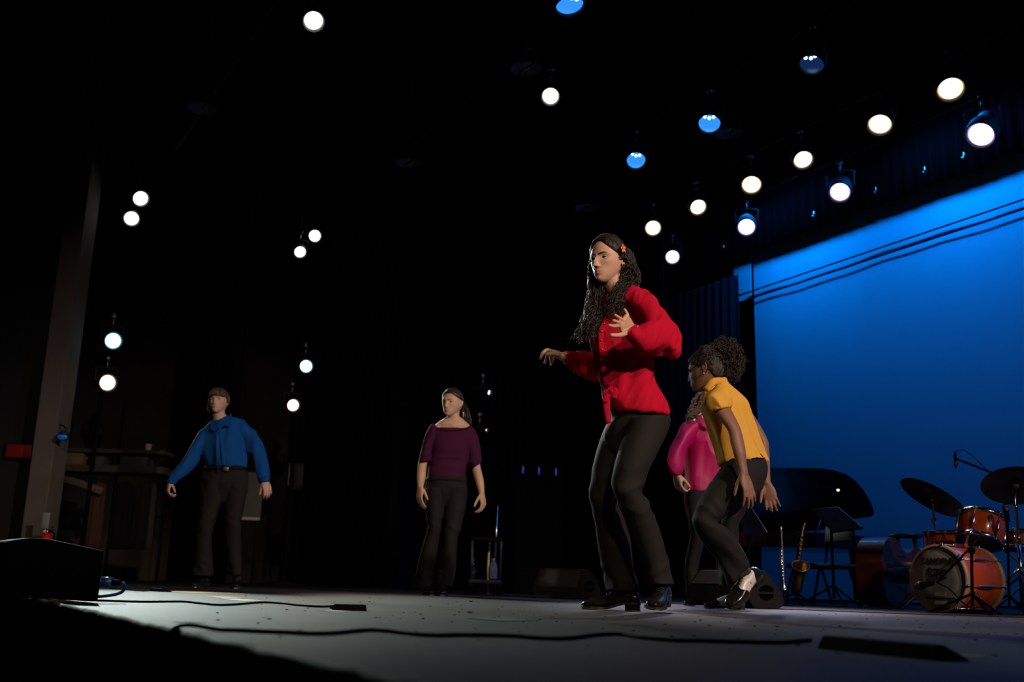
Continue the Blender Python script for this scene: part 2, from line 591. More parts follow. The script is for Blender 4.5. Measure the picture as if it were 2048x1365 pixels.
LM = {
    'white': (lens_mat('lens_cool_white', (1.0, 1.0, 0.90), 9), (0.86, 1.0, 0.93)),
    'cyan': (lens_mat('lens_cyan', (0.45, 0.93, 1.0), 7), (0.25, 0.75, 1.0)),
    'peach': (lens_mat('lens_peach', (1.0, 0.78, 0.55), 6), (1.0, 0.66, 0.40)),
    'warm': (lens_mat('lens_warm', (1.0, 0.86, 0.56), 5), (1.0, 0.80, 0.52)),
    'violet': (lens_mat('lens_violet_white', (0.86, 0.90, 1.0), 5), (0.72, 0.70, 1.0)),
    'blue': (lens_mat('lens_blue', (0.03, 0.30, 0.95), 1.0), (0.10, 0.40, 1.0)),
    'dimblue': (lens_mat('lens_dim_blue', (0.01, 0.06, 0.30), 0.25), (0.10, 0.40, 1.0)),
}
RIM_M = {'violet': mat('violet_lens_rim', (0.1, 0.05, 0.2), 0.3, emit=(0.45, 0.20, 1.0), estr=0.9),
         'cyan': mat('cyan_lens_rim', (0.05, 0.1, 0.2), 0.3, emit=(0.0, 0.40, 0.85), estr=0.9),
         'peach': mat('peach_lens_rim', (0.2, 0.1, 0.05), 0.3, emit=(0.8, 0.36, 0.15), estr=0.5),
         'white': mat('white_lens_rim', (0.1, 0.1, 0.08), 0.3, emit=(0.55, 0.60, 0.40), estr=0.5),
         'warm': mat('warm_lens_rim', (0.2, 0.15, 0.05), 0.3, emit=(0.9, 0.55, 0.20), estr=0.8)}
CHIP_M = mat('led_chip', (0.1, 0.1, 0.1), 0.3, emit=(0.35, 0.75, 1.0), estr=8)


def lamp(px, py, diam_px, kind, aim, label, group, z=4.5, Y=None, power=0, size=30, style='par', drop=False):
    """stage lamp whose lens shows at (px, py); hangs by its yoke; light comes from inside it"""
    c = FL(px, py, z) if Y is None else W(px, py, Y)
    r = diam_px / 2 / FPX * np.linalg.norm(c - CAMP) * 0.985
    root = empty('stage_lamp', c, label, 'stage lamp', group)
    d = nrm(np.asarray(aim, float) - c)
    M = frame(-d, (0, 0, 1))                       # local z points backwards, x up
    L = max(0.24, r * 2.8)
    h = lathe([(r * 1.22, -0.035), (r * 1.24, -0.03), (r * 1.24, L * .35), (r * 1.0, L * .5), (r * 0.95, L * .9), (r * .6, L), (0.001, L)], 24, c, M, caps=False)
    hi = lathe([(r * 1.22, -0.035), (r * 1.10, -0.033), (r * 1.05, 0.02)], 24, c, M, caps=False)
    obj('housing', join(h, hi), HOUS_M, root)
    lm, lc = LM[kind]
    if style == 'led':
        bowl = lathe([(r * 1.06, 0.0), (r * 0.95, 0.03), (r * 0.75, 0.055), (0.001, 0.06)], 24, c, M, caps=False)
        ln = obj('lens', bowl, lm, root)
        for k in range(3):
            t = k * 2.1 + 0.4
            p = c + M @ np.array([r * .45 + 0.12 * r * math.cos(t), r * 0.42 * (k - 1), 0.03])
            obj('led_chip', ell(p, r * 0.15, sub=2), CHIP_M, ln)
    else:
        ln = obj('lens', lathe([(0.001, -0.016), (r * .5, -0.012), (r * .93, -0.001)], 24, c, M, caps=False), lm, root)
        if kind in RIM_M:
            obj('lens_rim', lathe([(r * .93, -0.001), (r * 1.06, 0.006)], 24, c, M, caps=False), RIM_M[kind], ln)
    # yoke and clamp
    up = np.array([0, 0, 1.0])
    side = nrm(np.cross(d, up)) if abs(d[2]) < 0.98 else AX
    pc = c - d * L * 0.35
    yk = [pc + side * r * 1.35 * s + up * h_ for s, h_ in ((-1, 0), (-1, r * 1.2), (-.9, r * 1.9), (.9, r * 1.9), (1, r * 1.2), (1, 0))]
    obj('yoke', tube(yk, 0.012, 8, 3), HOUS_M, root)
    obj('clamp', join(rod(pc + up * r * 1.9, pc + up * (r * 1.9 + 0.10), 0.014, 8), lathe([(0.034, -0.02), (0.034, 0.02)], 14, pc + up * (r * 1.9 + 0.12), frame(AX))), STEEL, root)
    if drop:
        tpt = pc + up * (r * 1.9 + 0.10)
        obj('drop_pipe', rod(tpt, (tpt[0], tpt[1], 7.5), 0.012, 6), HOUS_M, root)
    if power > 0:
        lo = spot('lamp_beam', c + d * 0.03, aim, power, lc, size, 0.9, 0.06)
        lo.parent = root; lo.location = Vector(c + d * 0.03 - c)
    return root, pc + up * (r * 1.9 + 0.12)


AIM_C = (0.0, 6.6, 0.6)            # middle of the dancers
WG = 'cool white lamps at the far wing'
lamp(281, 397, 27, 'white', (-0.6, 6.6, 0.8), 'brightest cool white lamp, upper of the leftmost pair', WG, power=1300, size=16, drop=True)
lamp(263, 437, 26, 'white', (-1.6, 4.8, 0.1), 'cool white lamp, lower of the leftmost pair', WG, z=4.25, power=2600, size=19, drop=True)
lamp(629.5, 472, 22.5, 'white', (0.55, 4.65, 1.25), 'cool white lamp, upper of the pair above the dancer in blue', WG, power=2400, size=11, drop=True)
lamp(600, 504, 21.5, 'white', (-0.6, 7.6, 0.9), 'cool white lamp, lower of the pair above the dancer in blue', WG, z=4.2, power=500, size=18, drop=True)
lamp(627, 41, 36, 'white', (-0.4, 3.6, 0.3), 'large cool white lamp at the top left of the rig', WG, power=25, size=24, drop=True)
lamp(1101, 192, 32, 'white', (0.1, 3.8, 0.5), 'cool white lamp hanging alone over the stage middle', WG, power=60, size=22, drop=True)
BG = 'side lamps on the booms in the wing'
lamp(226, 682, 29, 'cyan', (-0.4, 5.4, 1.0), 'glowing cyan side lamp above the peach one on the left boom', BG, Y=11.7, power=120, size=26)
lamp(215, 766, 29, 'peach', (-0.2, 5.8, 1.0), 'glowing peach side lamp on the left boom, by the pillar', BG, Y=11.7, power=170, size=26)
lamp(612, 733, 24, 'cyan', (0.7, 4.8, 1.0), 'cyan side lamp on the boom right of the dancer in blue', BG, Y=12.4, power=120, size=26)
lamp(586, 811, 23, 'peach', (-0.4, 8.0, 1.0), 'peach side lamp on the boom right of the dancer in blue', BG, Y=12.4, power=200, size=34)
lamp(976, 785, 11, 'cyan', (3.5, 9.0, 0.9), 'small cyan side lamp seen edge-on above the dancer in purple', BG, Y=11.75, power=60, size=34)
lamp(970, 860, 8, 'peach', (3.5, 9.2, 0.9), 'small peach side lamp seen edge-on beside the dancer in purple', BG, Y=11.75, power=60, size=34)
HG = 'warm lamps in a row over the band'
for k, (x, y, dpx, lab, pw) in enumerate([
        (1306, 456, 29, 'smallest warm lamp, nearest the head of the dancer in red', 160), (1396, 414, 30, 'second warm lamp from the left in the row over the band', 130),
        (1503, 369, 35, 'third warm lamp from the left in the row over the band', 260), (1606, 319, 34, 'fourth warm lamp from the left in the row over the band', 130),
        (1760, 248, 40, 'biggest, brightest warm lamp in the row over the band', 300), (1901, 177, 43, 'warm lamp at the right end of the row over the band', 120)]):
    aim = (1.3 + 0.1 * k, 6.0 + 0.25 * (k % 3), 0.2) if k in (0, 2, 4) else (2.8, 6.5 - 0.3 * k, 0)
    lamp(x, y, dpx, 'warm', aim, lab, HG, power=pw, size=20)
VG = 'violet white lamps in a row before the backdrop'
for x, y, dpx, lab, pw in [(1345, 514, 26, 'violet white lamp at the left end, right of the dancer in red', 380), (1493, 454, 32, 'second violet white lamp from the left before the backdrop', 420),
                           (1680, 384, 36, 'third violet white lamp from the left before the backdrop', 420), (1962, 269, 45, 'largest violet white lamp at the right end of its row', 380)]:
    lamp(x, y, dpx, 'violet', (1.4, 6.3, 0.2), lab, VG, power=pw, size=18)
LG = 'blue lamps with visible diodes'
for x, y, dpx, kd, lab, pw in [(1272, 320, 34, 'blue', 'small blue lamp left of the warm row, lowest of the blue ones', 90), (1419, 246, 39, 'blue', 'blue lamp with three diodes, in the middle of the blue row', 90),
                               (1624, 127, 42, 'dimblue', 'dim dark blue lamp with three diodes at the upper right', 30), (1139, 8, 50, 'blue', 'large blue lamp cut off by the top of the picture', 90)]:
    lamp(x, y, dpx, kd, (1.0, 6.2, 0.0), lab, LG, power=pw, size=22, style='led')

# pipes the lamps hang from
PG = 'black battens over the stage'
for u, zz, a0, a1, lab in [(7.56, 4.86, -5, 10.6, 'black batten carrying the warm lamps'), (8.52, 4.86, -5, 11.2, 'black batten carrying the violet white lamps'),
                           (6.16, 4.88, -5, 9.8, 'black batten carrying the blue lamps'), (4.32, 4.86, -5, 9.8, 'black batten over the middle of the stage'), (2.1, 4.86, -5, 11.5, 'black batten nearest the audience')]:
    p = empty('batten', S(3, u, zz), lab, 'batten', PG)
    obj('pipe', rod(S(a0, u, zz), S(a1, u, zz), 0.024, 10), BLACK_METAL, p)
    for a in np.arange(a0 + 1, a1, 3.2):
        obj('lift_line', rod(S(a, u, zz), S(a, u, 7.5), 0.005, 5), BLACK_METAL, p)
# vertical booms
for (x, y, Y, lab) in [(205, 766, 11.85, 'black vertical boom pipe beside the pillar'), (596, 800, 12.6, 'black vertical boom pipe right of the dancer in blue'), (983, 830, 11.95, 'black vertical boom pipe behind the dancer in purple')]:
    c = W(x, y, Y); ztop = c[2] + 0.75
    b = empty('lamp_boom', (c[0], c[1], 0.005), lab, 'boom', 'booms in the wing')
    obj('pole', rod((c[0], c[1], 0.03), (c[0], c[1], ztop), 0.024, 10), BLACK_METAL, b)
    obj('base', lathe([(0.30, 0.006), (0.30, 0.03), (0.05, 0.06), (0.03, 0.12)], 24, (c[0], c[1], 0)), BLACK_METAL, b)

# unlit scoop work lights
SCOOP_M = mat('scoop_reflector', (0.30, 0.30, 0.36), 0.5, 0.2, var=0.1)
for x, y, w, h, z, lab in [(405, 218, 58, 20, 4.5, 'unlit scoop lamp at the upper left of the rig'), (1052, 138, 62, 28, 4.5, 'unlit scoop lamp beside the cool white lamp over the stage middle'),
                           (815, 327, 50, 19, 4.5, 'unlit scoop lamp over the dancer in purple'), (1458, 268, 52, 22, 4.7, 'unlit scoop lamp below the middle blue lamp'), (1172, 416, 46, 15, 4.5, 'unlit scoop lamp just above the dancer in red')]:
    c = FL(x, y, z); r = w / 2 / FPX * np.linalg.norm(c - CAMP)
    root = empty('scoop_lamp', c, lab, 'work light', 'unlit scoop lamps')
    th = np.linspace(0, 1, 8)
    out = [(r * math.cos(t * 1.5), r * 0.9 * math.sin(t * 1.5)) for t in th]
    obj('shade', lathe(out, 26, c, None, caps=False), HOUS_M, root)
    obj('reflector', lathe([(a * .97, b * .95) for a, b in out], 26, c, None, caps=False), SCOOP_M, root)
    obj('bulb', ell(c + np.array([0, 0, r * .45]), (r * .18, r * .18, r * .26), sub=2), mat('frosted_bulb', (0.5, 0.5, 0.5), 0.5, var=.05), root)
    obj('yoke', tube([c + AX * r * 1.04 * s + np.array([0, 0, hh]) for s, hh in ((-1, 0), (-1, r * .9), (0, r * 1.3), (1, r * .9), (1, 0))], 0.01, 6, 4), HOUS_M, root)
    obj('drop_pipe', rod(c + np.array([0, 0, r * 1.28]), (c[0], c[1], 7.5), 0.010, 6), HOUS_M, root)
    obj('guard_bar', rod(c - AX * r, c + AX * r, 0.008, 6), HOUS_M, root)

# ================================================================== PEOPLE
SKIN = mat('skin', (0.6, 0.4, 0.3), 0.5, 0, 0.35, bump=0.04, bscale=180, tint=True, sss=0.06)
EYE_M = mat('eye', (0.7, 0.7, 0.7), 0.12, tint=True)
TROUSER_M = mat('charcoal_jersey', (0.016, 0.014, 0.014), 0.8, 0, 0.15, bump=0.06, bscale=300, sheen=0.0)
SHOE_M = mat('black_patent', (0.010, 0.010, 0.011), 0.14, 0, 0.6, bump=0.02, bscale=40)
SOLE_M = mat('shoe_sole', (0.020, 0.017, 0.016), 0.6, var=0.2)
TAP_M = mat('tap_plate', (0.65, 0.65, 0.66), 0.3, 1.0, bump=0.02)
LACE_M = mat('shoe_lace', (0.012, 0.012, 0.012), 0.7, bump=0.05)
SOCK_M = mat('black_sock', (0.010, 0.010, 0.010), 0.9, bump=0.1, bscale=300)
GOLD_M = mat('gold', (0.85, 0.6, 0.28), 0.22, 1.0, bump=0.02)


def head_shape(sub=6, jaw=0.30, nose=1.0, lips=1.0, wid=1.0):
    V, F = ico(sub)
    dx, dy, dz = V[:, 0], V[:, 1], V[:, 2]
    x, y, z = 0.0735 * dx * wid, 0.094 * dy, 0.116 * dz
    y = np.where(dy < 0, y * 1.06, y)
    s = np.clip(-z / 0.116, 0, 1)
    x = x * (1 - jaw * s ** 1.7)
    y = y + 0.060 * s ** 2.2
    t = np.clip(z / 0.116, 0, 1)
    x = x * (1 + 0.04 * t * (1 - t) * 4)
    w = sstep(dy, 0.0, 0.35)
    g = lambda cx, cz, sx, sz: np.exp(-((np.abs(x) - cx) / sx) ** 2 - ((z - cz) / sz) ** 2)
    d = 0.0045 * g(0.028, 0.021, 0.026, 0.010) - 0.0125 * g(0.031, 0.001, 0.0165, 0.0125)
    d += 0.0035 * g(0.047, -0.020, 0.018, 0.016) - 0.0015 * g(0.046, -0.052, 0.016, 0.02)
    # nose: ridge growing from the bridge to the tip
    k = np.clip((0.014 - z) / 0.053, 0, 1)
    pr = (0.004 + 0.018 * k ** 1.25) * sstep(z, -0.0500, -0.0405) * sstep(-z, -0.026, -0.002)
    d += nose * pr * np.exp(-(x / (0.0062 + 0.0048 * k)) ** 2)
    d += nose * 0.0075 * g(0.0115, -0.0400, 0.0052, 0.0055)
    # mouth and chin
    d += 0.0055 * np.exp(-(x / 0.026) ** 2 - ((z + 0.0685) / 0.016) ** 2)
    d += lips * (0.0038 * np.exp(-(x / 0.0175) ** 2 - ((z + 0.0635) / 0.0040) ** 2) + 0.0048 * np.exp(-(x / 0.0155) ** 2 - ((z + 0.0742) / 0.0048) ** 2))
    d -= 0.0040 * np.exp(-(x / 0.021) ** 2 - ((z + 0.0686) / 0.0020) ** 2)
    d -= 0.0030 * np.exp(-(x / 0.018) ** 2 - ((z + 0.0850) / 0.0050) ** 2)
    d += 0.0040 * np.exp(-(x / 0.017) ** 2 - ((z + 0.100) / 0.011) ** 2)
    y = y + w * d
    return np.stack([x, y, z], 1), F


def ear_parts(sgn):
    c = np.array([sgn * 0.0715, -0.008, -0.004])
    t = np.linspace(-2.2, 2.6, 12)
    rim = np.stack([c[0] + sgn * (0.009 + 0.003 * np.cos(t)), c[1] - 0.006 - 0.0165 * np.cos(t * 0.9 - .2), c[2] + 0.029 * np.sin(t * 0.75 + .15)], 1)
    p1 = tube(rim, [0.0045] * 12, 8, 2, rnd=True)
    p2 = ell(c + [sgn * 0.004, -0.004, 0], (0.0075, 0.016, 0.027), sub=3)
    p3 = ell(c + [sgn * 0.006, 0.002, -0.027], (0.005, 0.0075, 0.009), sub=2)
    return [p1, p2, p3]


def hand_parts(wr, F, N, side, curl=(25, 25, 28, 30), spread=6, thumb=(35, 15), sc_=1.0, tips=None):
    """palm, four fingers and thumb; F finger direction, N palm normal, side 'R' or 'L'"""
    wr = np.asarray(wr, float); F = nrm(F); N = nrm(np.asarray(N, float) - F * np.dot(N, F))
    Lt = np.cross(F, N) if side == 'R' else np.cross(N, F)          # towards the thumb
    k = sc_
    parts = []
    pw = [(0.024, 0.019), (0.030, 0.018), (0.039, 0.0155), (0.041, 0.0135), (0.037, 0.0115)]
    pp = [wr - F * 0.015, wr + F * 0.012 * k, wr + F * 0.042 * k, wr + F * 0.072 * k, wr + F * 0.092 * k]
    parts.append(tube(pp, [(a * k, b * k) for a, b in pw], 14, 3, side=Lt, rnd=True, e=2.4))
    offs = [0.029, 0.0095, -0.0095, -0.0275]
    lens = [(0.043, 0.026, 0.021), (0.047, 0.030, 0.022), (0.044, 0.028, 0.021), (0.034, 0.021, 0.019)]
    bases = [0.088, 0.092, 0.089, 0.082]
    for i in range(4):
        b = wr + F * bases[i] * k + Lt * offs[i] * k - N * 0.002
        sp = math.radians(spread * (1.5 - i))
        f0 = nrm(F * math.cos(sp) + Lt * math.sin(sp))
        pts = [b - f0 * 0.018 * k, b]; p = b.copy(); ang = 0
        cu = curl[i] if np.ndim(curl[i]) else (curl[i], curl[i] * 1.1, curl[i] * 0.7)
        for j in range(3):
            ang += math.radians(cu[j])
            dr = f0 * math.cos(ang) + N * math.sin(ang)
            p = p + dr * lens[i][j] * k
            pts.append(p.copy())
        r = np.array([0.0098, 0.0096, 0.0088, 0.0080, 0.0066]) * k * (0.92 if i == 3 else 1)
        parts.append(tube(pts, r, 10, 3, rnd=True))
    b = wr + F * 0.022 * k + Lt * 0.022 * k + N * 0.006
    a0 = math.radians(thumb[0]); a1 = math.radians(thumb[1])
    d1 = nrm(F * math.cos(a0) + Lt * math.sin(a0) + N * math.sin(a1))
    d2 = nrm(d1 + F * 0.35)
    parts.append(tube([b - d1 * 0.01, b + d1 * 0.020 * k, b + d1 * 0.045 * k, b + d1 * 0.045 * k + d2 * 0.030 * k, b + d1 * 0.045 * k + d2 * 0.052 * k],
                      np.array([0.013, 0.0145, 0.0110, 0.0100, 0.0075]) * k, 10, 3, rnd=True))
    return parts


def hand_px(wrist, knuck, tips, thumb, rad=0.0085):
    """hand traced finger by finger: 3D points"""
    parts = []
    kn = np.array(knuck); c = kn.mean(0)
    wv = nrm(kn[-1] - kn[0])
    wr = np.asarray(wrist, float)
    F = nrm(c - wr)
    hw = np.linalg.norm(kn[-1] - kn[0]) / 2
    parts.append(tube([wr - F * .006, wr + (c - wr) * .2, wr + (c - wr) * .6, c], [(0.024, 0.018), (0.028, .018), (hw + .008, 0.0155), (hw + 0.007, 0.0115)], 14, 3, side=wv, rnd=True, e=2.3))
    for pts in tips:
        pts = [np.asarray(p, float) for p in pts]
        L = len(pts)
        back = pts[0] + nrm(wr - pts[0]) * 0.02
        parts.append(tube([back] + pts, np.linspace(rad * 1.1, rad * 0.78, L + 1), 10, 3, rnd=True))
    parts.append(tube(thumb, np.linspace(0.0135, 0.0092, len(thumb)), 10, 3, rnd=True))
    return parts


class Person:
    def __init__(s, Y, head_px, head_Y, fwd, up, skin, label, hs=1.0, vox=0.0035, lip=None, head_kw=None):
        s.Y = Y; s.skin = np.array(skin); s.label = label; s.vox = vox; s.hs = hs
        s.lip = np.array(lip if lip is not None else [skin[0] * .85, skin[1] * .5, skin[2] * .5])
        s.hc = W(head_px[0], head_px[1], head_Y)
        f = nrm(fwd); u = np.asarray(up, float); u = nrm(u - f * np.dot(u, f))
        l = np.cross(u, f)                      # the person's left... x axis
        s.HM = np.stack([-l, f, u], 1) if np.linalg.det(np.stack([-l, f, u], 1)) > 0 else np.stack([l, f, u], 1)
        s.hv, s.hf = head_shape(**(head_kw or {}))
        s.parts = []

    def H(s, p):
        return np.asarray(p, float) * s.hs @ s.HM.T + s.hc

    def add(s, *ps):
        for p in ps:
            if isinstance(p, list):
                s.parts += p
            else:
                s.parts.append(p)

    def surf(s, x, z):
        V = s.hv; m = V[:, 1] > 0
        d = (V[:, 0] - x) ** 2 + (V[:, 2] - z) ** 2 + np.where(m, 0, 9)
        return V[np.argmin(d), 1]

    def body(s, neck_base, origin, neck_r=0.050, ears=True):
        """head, neck and everything added, fused into one skin"""
        ps = [(s.H(s.hv), s.hf)]
        if ears:
            for g in (-1, 1):
                for V, F in ear_parts(g):
                    ps.append((s.H(V), F))
        nb = np.asarray(neck_base, float)
        top = s.H([0, -0.022, -0.035]); mid = s.H([0, -0.014, -0.095])
        ps.append(tube([top, mid, mid * .45 + nb * .55, nb], [neck_r, neck_r * .97, neck_r * .99, neck_r * 1.25], 18, 4))
        V, F = union(ps + s.parts, s.vox, it=2, lam=0.45)
        L = (V - s.hc) @ s.HM / s.hs
        C = np.tile(s.skin, (len(V), 1))
        x, y, z = L[:, 0], L[:, 1], L[:, 2]
        on = (y > 0.055) & (np.abs(z) < 0.13)
        lipm = np.exp(-(np.abs(x) / 0.0255) ** 4 - (np.abs(z + 0.0686) / (0.0098 - 0.14 * np.abs(x))) ** 4) * on
        blush = 0.25 * np.exp(-((np.abs(x) - 0.045) / 0.02) ** 2 - ((z + 0.025) / 0.02) ** 2) * on
        C = C * (1 - lipm[:, None]) + s.lip * lipm[:, None]
        C = C * (1 - blush[:, None] * np.array([0.0, 0.22, 0.22]))
        sk = 1 + 0.05 * wob(V, 40)
        C = C * sk[:, None]
        s.o = obj('person', (V, F), SKIN, label=s.label, cat='person', origin=origin, colors=np.clip(C, 0, 1))
        return s.o

    def part(s, name, VF, m, parent=None, **kw):
        return obj(name, VF, m, parent or s.o, **kw)

    def face(s, hair_m, iris=(0.05, 0.03, 0.02), gaze=(0, 0), brow=0.0030, lid=0.35):
        for g in (-1, 1):
            ex, ez = g * 0.0315, 0.0005
            ey = s.surf(ex, ez)
            c = np.array([ex, ey - 0.0072, ez]); r = 0.0132
            V, F = ico(4)
            gz = nrm([math.sin(math.radians(gaze[0])), math.cos(math.radians(gaze[0])), math.sin(math.radians(gaze[1]))])
            ang = np.arccos(np.clip(V @ gz, -1, 1))
            C = np.tile(np.array([0.62, 0.58, 0.55]), (len(V), 1))
            C[ang < 0.52] = iris; C[ang < 0.24] = (0.005, 0.005, 0.005)
            s.part('eye', (s.H(V * r + c), F), EYE_M, colors=C)
            # lids: shells of a slightly larger ball
            V2, F2 = ico(4)
            keep = lambda f: (np.mean([V2[i][1] for i in f]) > -0.1) and (np.mean([V2[i][2] for i in f]) > lid - 0.35 * np.mean([abs(V2[i][0]) for i in f]) or np.mean([V2[i][2] for i in f]) < -0.42)
            fu = [f for f in F2 if keep(f)]
            VL = s.H(V2 * np.array([1.14, 1.09, 1.09]) * r + c)
            colr = np.tile(s.skin * np.array([.82, .76, .76]), (len(VL), 1))
            s.part('eyelid', (VL, fu), SKIN, colors=colr)
            # lash line
            lx = np.linspace(-0.92, 0.92, 9)
            lz = lid - 0.35 * np.abs(lx) * .9
            ly = np.sqrt(np.maximum(1.19 - lx ** 2 * .9 - lz ** 2, 0.05))
            lash = np.stack([lx * 1.1, ly * 1.03, lz], 1) * r + c
            s.part('eyelash', tube(s.H(lash), [0.0010, 0.0018, .0020, .0021, .0021, .0021, .0020, .0018, .0010], 5, 2), hair_m)
            if brow > 0:
                bx = np.linspace(0.011, 0.050, 8)
                bz = 0.0150 + 0.0065 * np.sin((bx - 0.011) / 0.039 * 2.3)
                bp = [np.array([g * a, s.surf(g * a, b) - 0.0006, b]) for a, b in zip(bx, bz)]
                s.part('eyebrow', tube(s.H(np.array(bp)), [(brow * f_, brow * .55 * f_) for f_ in (.8, 1.1, 1.1, 1.05, .95, .8, .6, .3)], 8, 2, side=s.HM[:, 2]), hair_m)

    def haircap(s, hair_m, line, thick=0.010, streak=0.0016, name='hair', extra=None, lift=None):
        """cap of hair: line(x, y, z) > 0 where hair grows"""
        V = s.hv.copy(); L = V
        m = line(L[:, 0], L[:, 1], L[:, 2])
        rad = L / np.maximum(np.linalg.norm(L, axis=1, keepdims=True), 1e-6)
        k = sstep(m, 0.0, 0.025)
        az = np.arctan2(L[:, 0], L[:, 1]); el = np.arctan2(L[:, 2], np.hypot(L[:, 0], L[:, 1]))
        st = streak * np.sin(az * 60 + 3 * np.sin(el * 5)) * k + streak * np.sin(az * 23 + el * 9) * k
        off = -0.004 + (thick + 0.004) * k + st
        if lift is not None:
            off = off + lift(L[:, 0], L[:, 1], L[:, 2]) * k
        V = L + rad * off[:, None]
        keepv = m > -0.006
        F = [f for f in s.hf if keepv[f[0]] and keepv[f[1]] and keepv[f[2]]]
        used = np.unique(np.array(F).ravel()); mp_ = -np.ones(len(V), int); mp_[used] = np.arange(len(used))
        V = V[used]; F = [tuple(int(mp_[i]) for i in f) for f in F]
        parts = [(s.H(V), F)]
        if extra:
            parts += extra
        return s.part(name, join(*parts), hair_m, fix=False)


def lock(path, r, curl=0.0, turns=3.0, n=5, m=5, phase=None, taper=0.35):
    """one lock of hair: a tapering tube with a helical curl"""
    P = crs(np.asarray(path, float), m)
    L = len(P); t = np.linspace(0, 1, L)
    T = np.gradient(P, axis=0); T /= np.maximum(np.linalg.norm(T, axis=1, keepdims=True), 1e-9)
    a = np.cross(T, [0.3, 0.5, 0.81]); a /= np.maximum(np.linalg.norm(a, axis=1, keepdims=True), 1e-9)
    b = np.cross(T, a)
    ph = (RNG.uniform(0, 6.28) if phase is None else phase) + t * turns * 6.283
    amp = curl * np.minimum(1, t * 4)
    P = P + a * (amp * np.cos(ph))[:, None] + b * (amp * np.sin(ph))[:, None]
    return tube(P, r * (1 - (1 - taper) * t ** 1.5), n, 1)


def shoe(p, heel, toe, up, upper_m, length=None, width=0.042, heel_h=0.030, accent=None, laces=True, lab=None, ankle=None):
    """tap shoe from heel-back point to toe tip along the sole (world points at ground level of the sole)"""
    heel = np.asarray(heel, float); toe = np.asarray(toe, float)
    f = nrm(toe - heel); L = np.linalg.norm(toe - heel)
    u = np.asarray(up, float); u = nrm(u - f * np.dot(u, f)); sd = np.cross(f, u)
    k = L / 0.27
    q = lambda a, b, c: heel + f * a * L + sd * b * k + u * c * k
    # upper: rings along the foot: (pos, half width, bottom, top)
    prof = [(0.0, 0.020, 0.040, 0.062), (0.03, 0.030, 0.030, 0.078), (0.12, 0.034, 0.028, 0.092), (0.25, 0.034, 0.026, 0.094), (0.38, 0.035, 0.018, 0.088),
            (0.52, 0.039, 0.012, 0.074), (0.66, 0.044, 0.010, 0.058), (0.80, 0.042, 0.011, 0.048), (0.92, 0.032, 0.013, 0.041), (0.985, 0.018, 0.016, 0.032), (1.0, 0.008, 0.019, 0.027)]
    A = crs(np.array(prof), 3)
    n = 18
    c, s_ = circ(n, 2.3)
    R = np.array([[q(a, w * c[j] * (1.0 if s_[j] < 0 else 1 - 0.25 * s_[j]), (lo + hi) / 2 + (hi - lo) / 2 * s_[j]) for j in range(n)] for a, w, lo, hi in A])
    sh = obj('shoe', rings_mesh(R), upper_m, p, label=lab)
    out = [(0.0, 0.018), (0.04, .031), (0.15, .035), (0.3, .031), (0.42, .031), (0.55, .041), (0.68, .047), (0.82, .045), (0.93, .034), (0.99, .018)]
    top, bot = [], []
    zf = lambda a: 0.0075 + 0.024 * (1 - sstep(np.array(a), 0.28, 0.55))
    ring = [(a, w) for a, w in out] + [(a, -w) for a, w in out[::-1]]
    top = [q(a, w, zf(a) + 0.006) for a, w in ring]; bot = [q(a, w, zf(a) - 0.004) for a, w in ring]
    nn = len(ring); V = np.array(top + bot)
    F = [(i, (i + 1) % nn, nn + (i + 1) % nn, nn + i) for i in range(nn)]
    h = nn // 2
    for i in range(h - 1):
        a_, b_ = i, i + 1; d_, c_ = nn - 1 - i, nn - 2 - i
        F.append((a_, b_, c_, d_)); F.append((nn + a_, nn + d_, nn + c_, nn + b_))
    obj('sole', (V, F), SOLE_M, sh, smooth=False)
    hb = [(0.005, 0.016), (0.05, .031), (0.14, .034), (0.25, .031)]
    rg = [(a, w) for a, w in hb] + [(a, -w) for a, w in hb[::-1]]
    obj('heel', join(prism([q(a, w * .97, 0.003) for a, w in rg], u * 0.029 * k)), upper_m, sh, smooth=False)
    obj('heel_tap', join(prism([q(a, w * .93, 0.000) for a, w in rg], u * 0.0035 * k)), TAP_M, sh, smooth=False)
    tp = [(0.72, 0.040), (0.84, 0.040), (0.93, 0.030), (0.985, 0.014)]
    rg = [(a, w) for a, w in tp] + [(a, -w) for a, w in tp[::-1]]
    obj('toe_tap', prism([q(a, w * .93, 0.000) for a, w in rg], u * 0.0045 * k), TAP_M, sh, smooth=False)
    if laces:
        for a in (0.44, 0.50, 0.56):
            zt = np.interp(a, [0.38, 0.52, 0.66], [0.088, 0.074, 0.058])
            obj('lace', tube([q(a, -0.017, zt - .006), q(a + .01, 0, zt + 0.003), q(a, 0.017, zt - .006)], 0.0026 * k, 6, 4), LACE_M, sh)
    ank = q(0.18, 0, 0.20) if ankle is None else np.asarray(ankle, float)
    a0 = q(0.20, 0, 0.055)
    obj('sock', tube([a0, a0 * .5 + ank * .5, ank], [(.034 * k, .036 * k), (.034 * k, .034 * k), (.036 * k, .036 * k)], 14, 3), SOCK_M, sh)
    if accent is not None:     # pale vamp panel of a two-tone shoe
        A2 = crs(np.array([(0.24, .0352, .026, .095), (0.34, .0362, .020, .0915), (0.46, .0385, .014, .083), (0.60, .0433, .0108, .0665)]), 4)
        ca, sa = circ(40, 2.3)
        R2 = np.array([[q(a + 0.05 * math.cos(6 * math.pi * jj / 40) * (1 if a > .4 else -.6), w * 1.02 * ca[jj] * (1.0 if sa[jj] < 0 else 1 - 0.25 * sa[jj]), (lo + hi) / 2 + (hi - lo) / 2 * sa[jj] * 1.03) for jj in range(40)] for a, w, lo, hi in A2])
        obj('vamp_panel', rings_mesh(R2, caps=False), accent, sh, fix=False)
    return sh


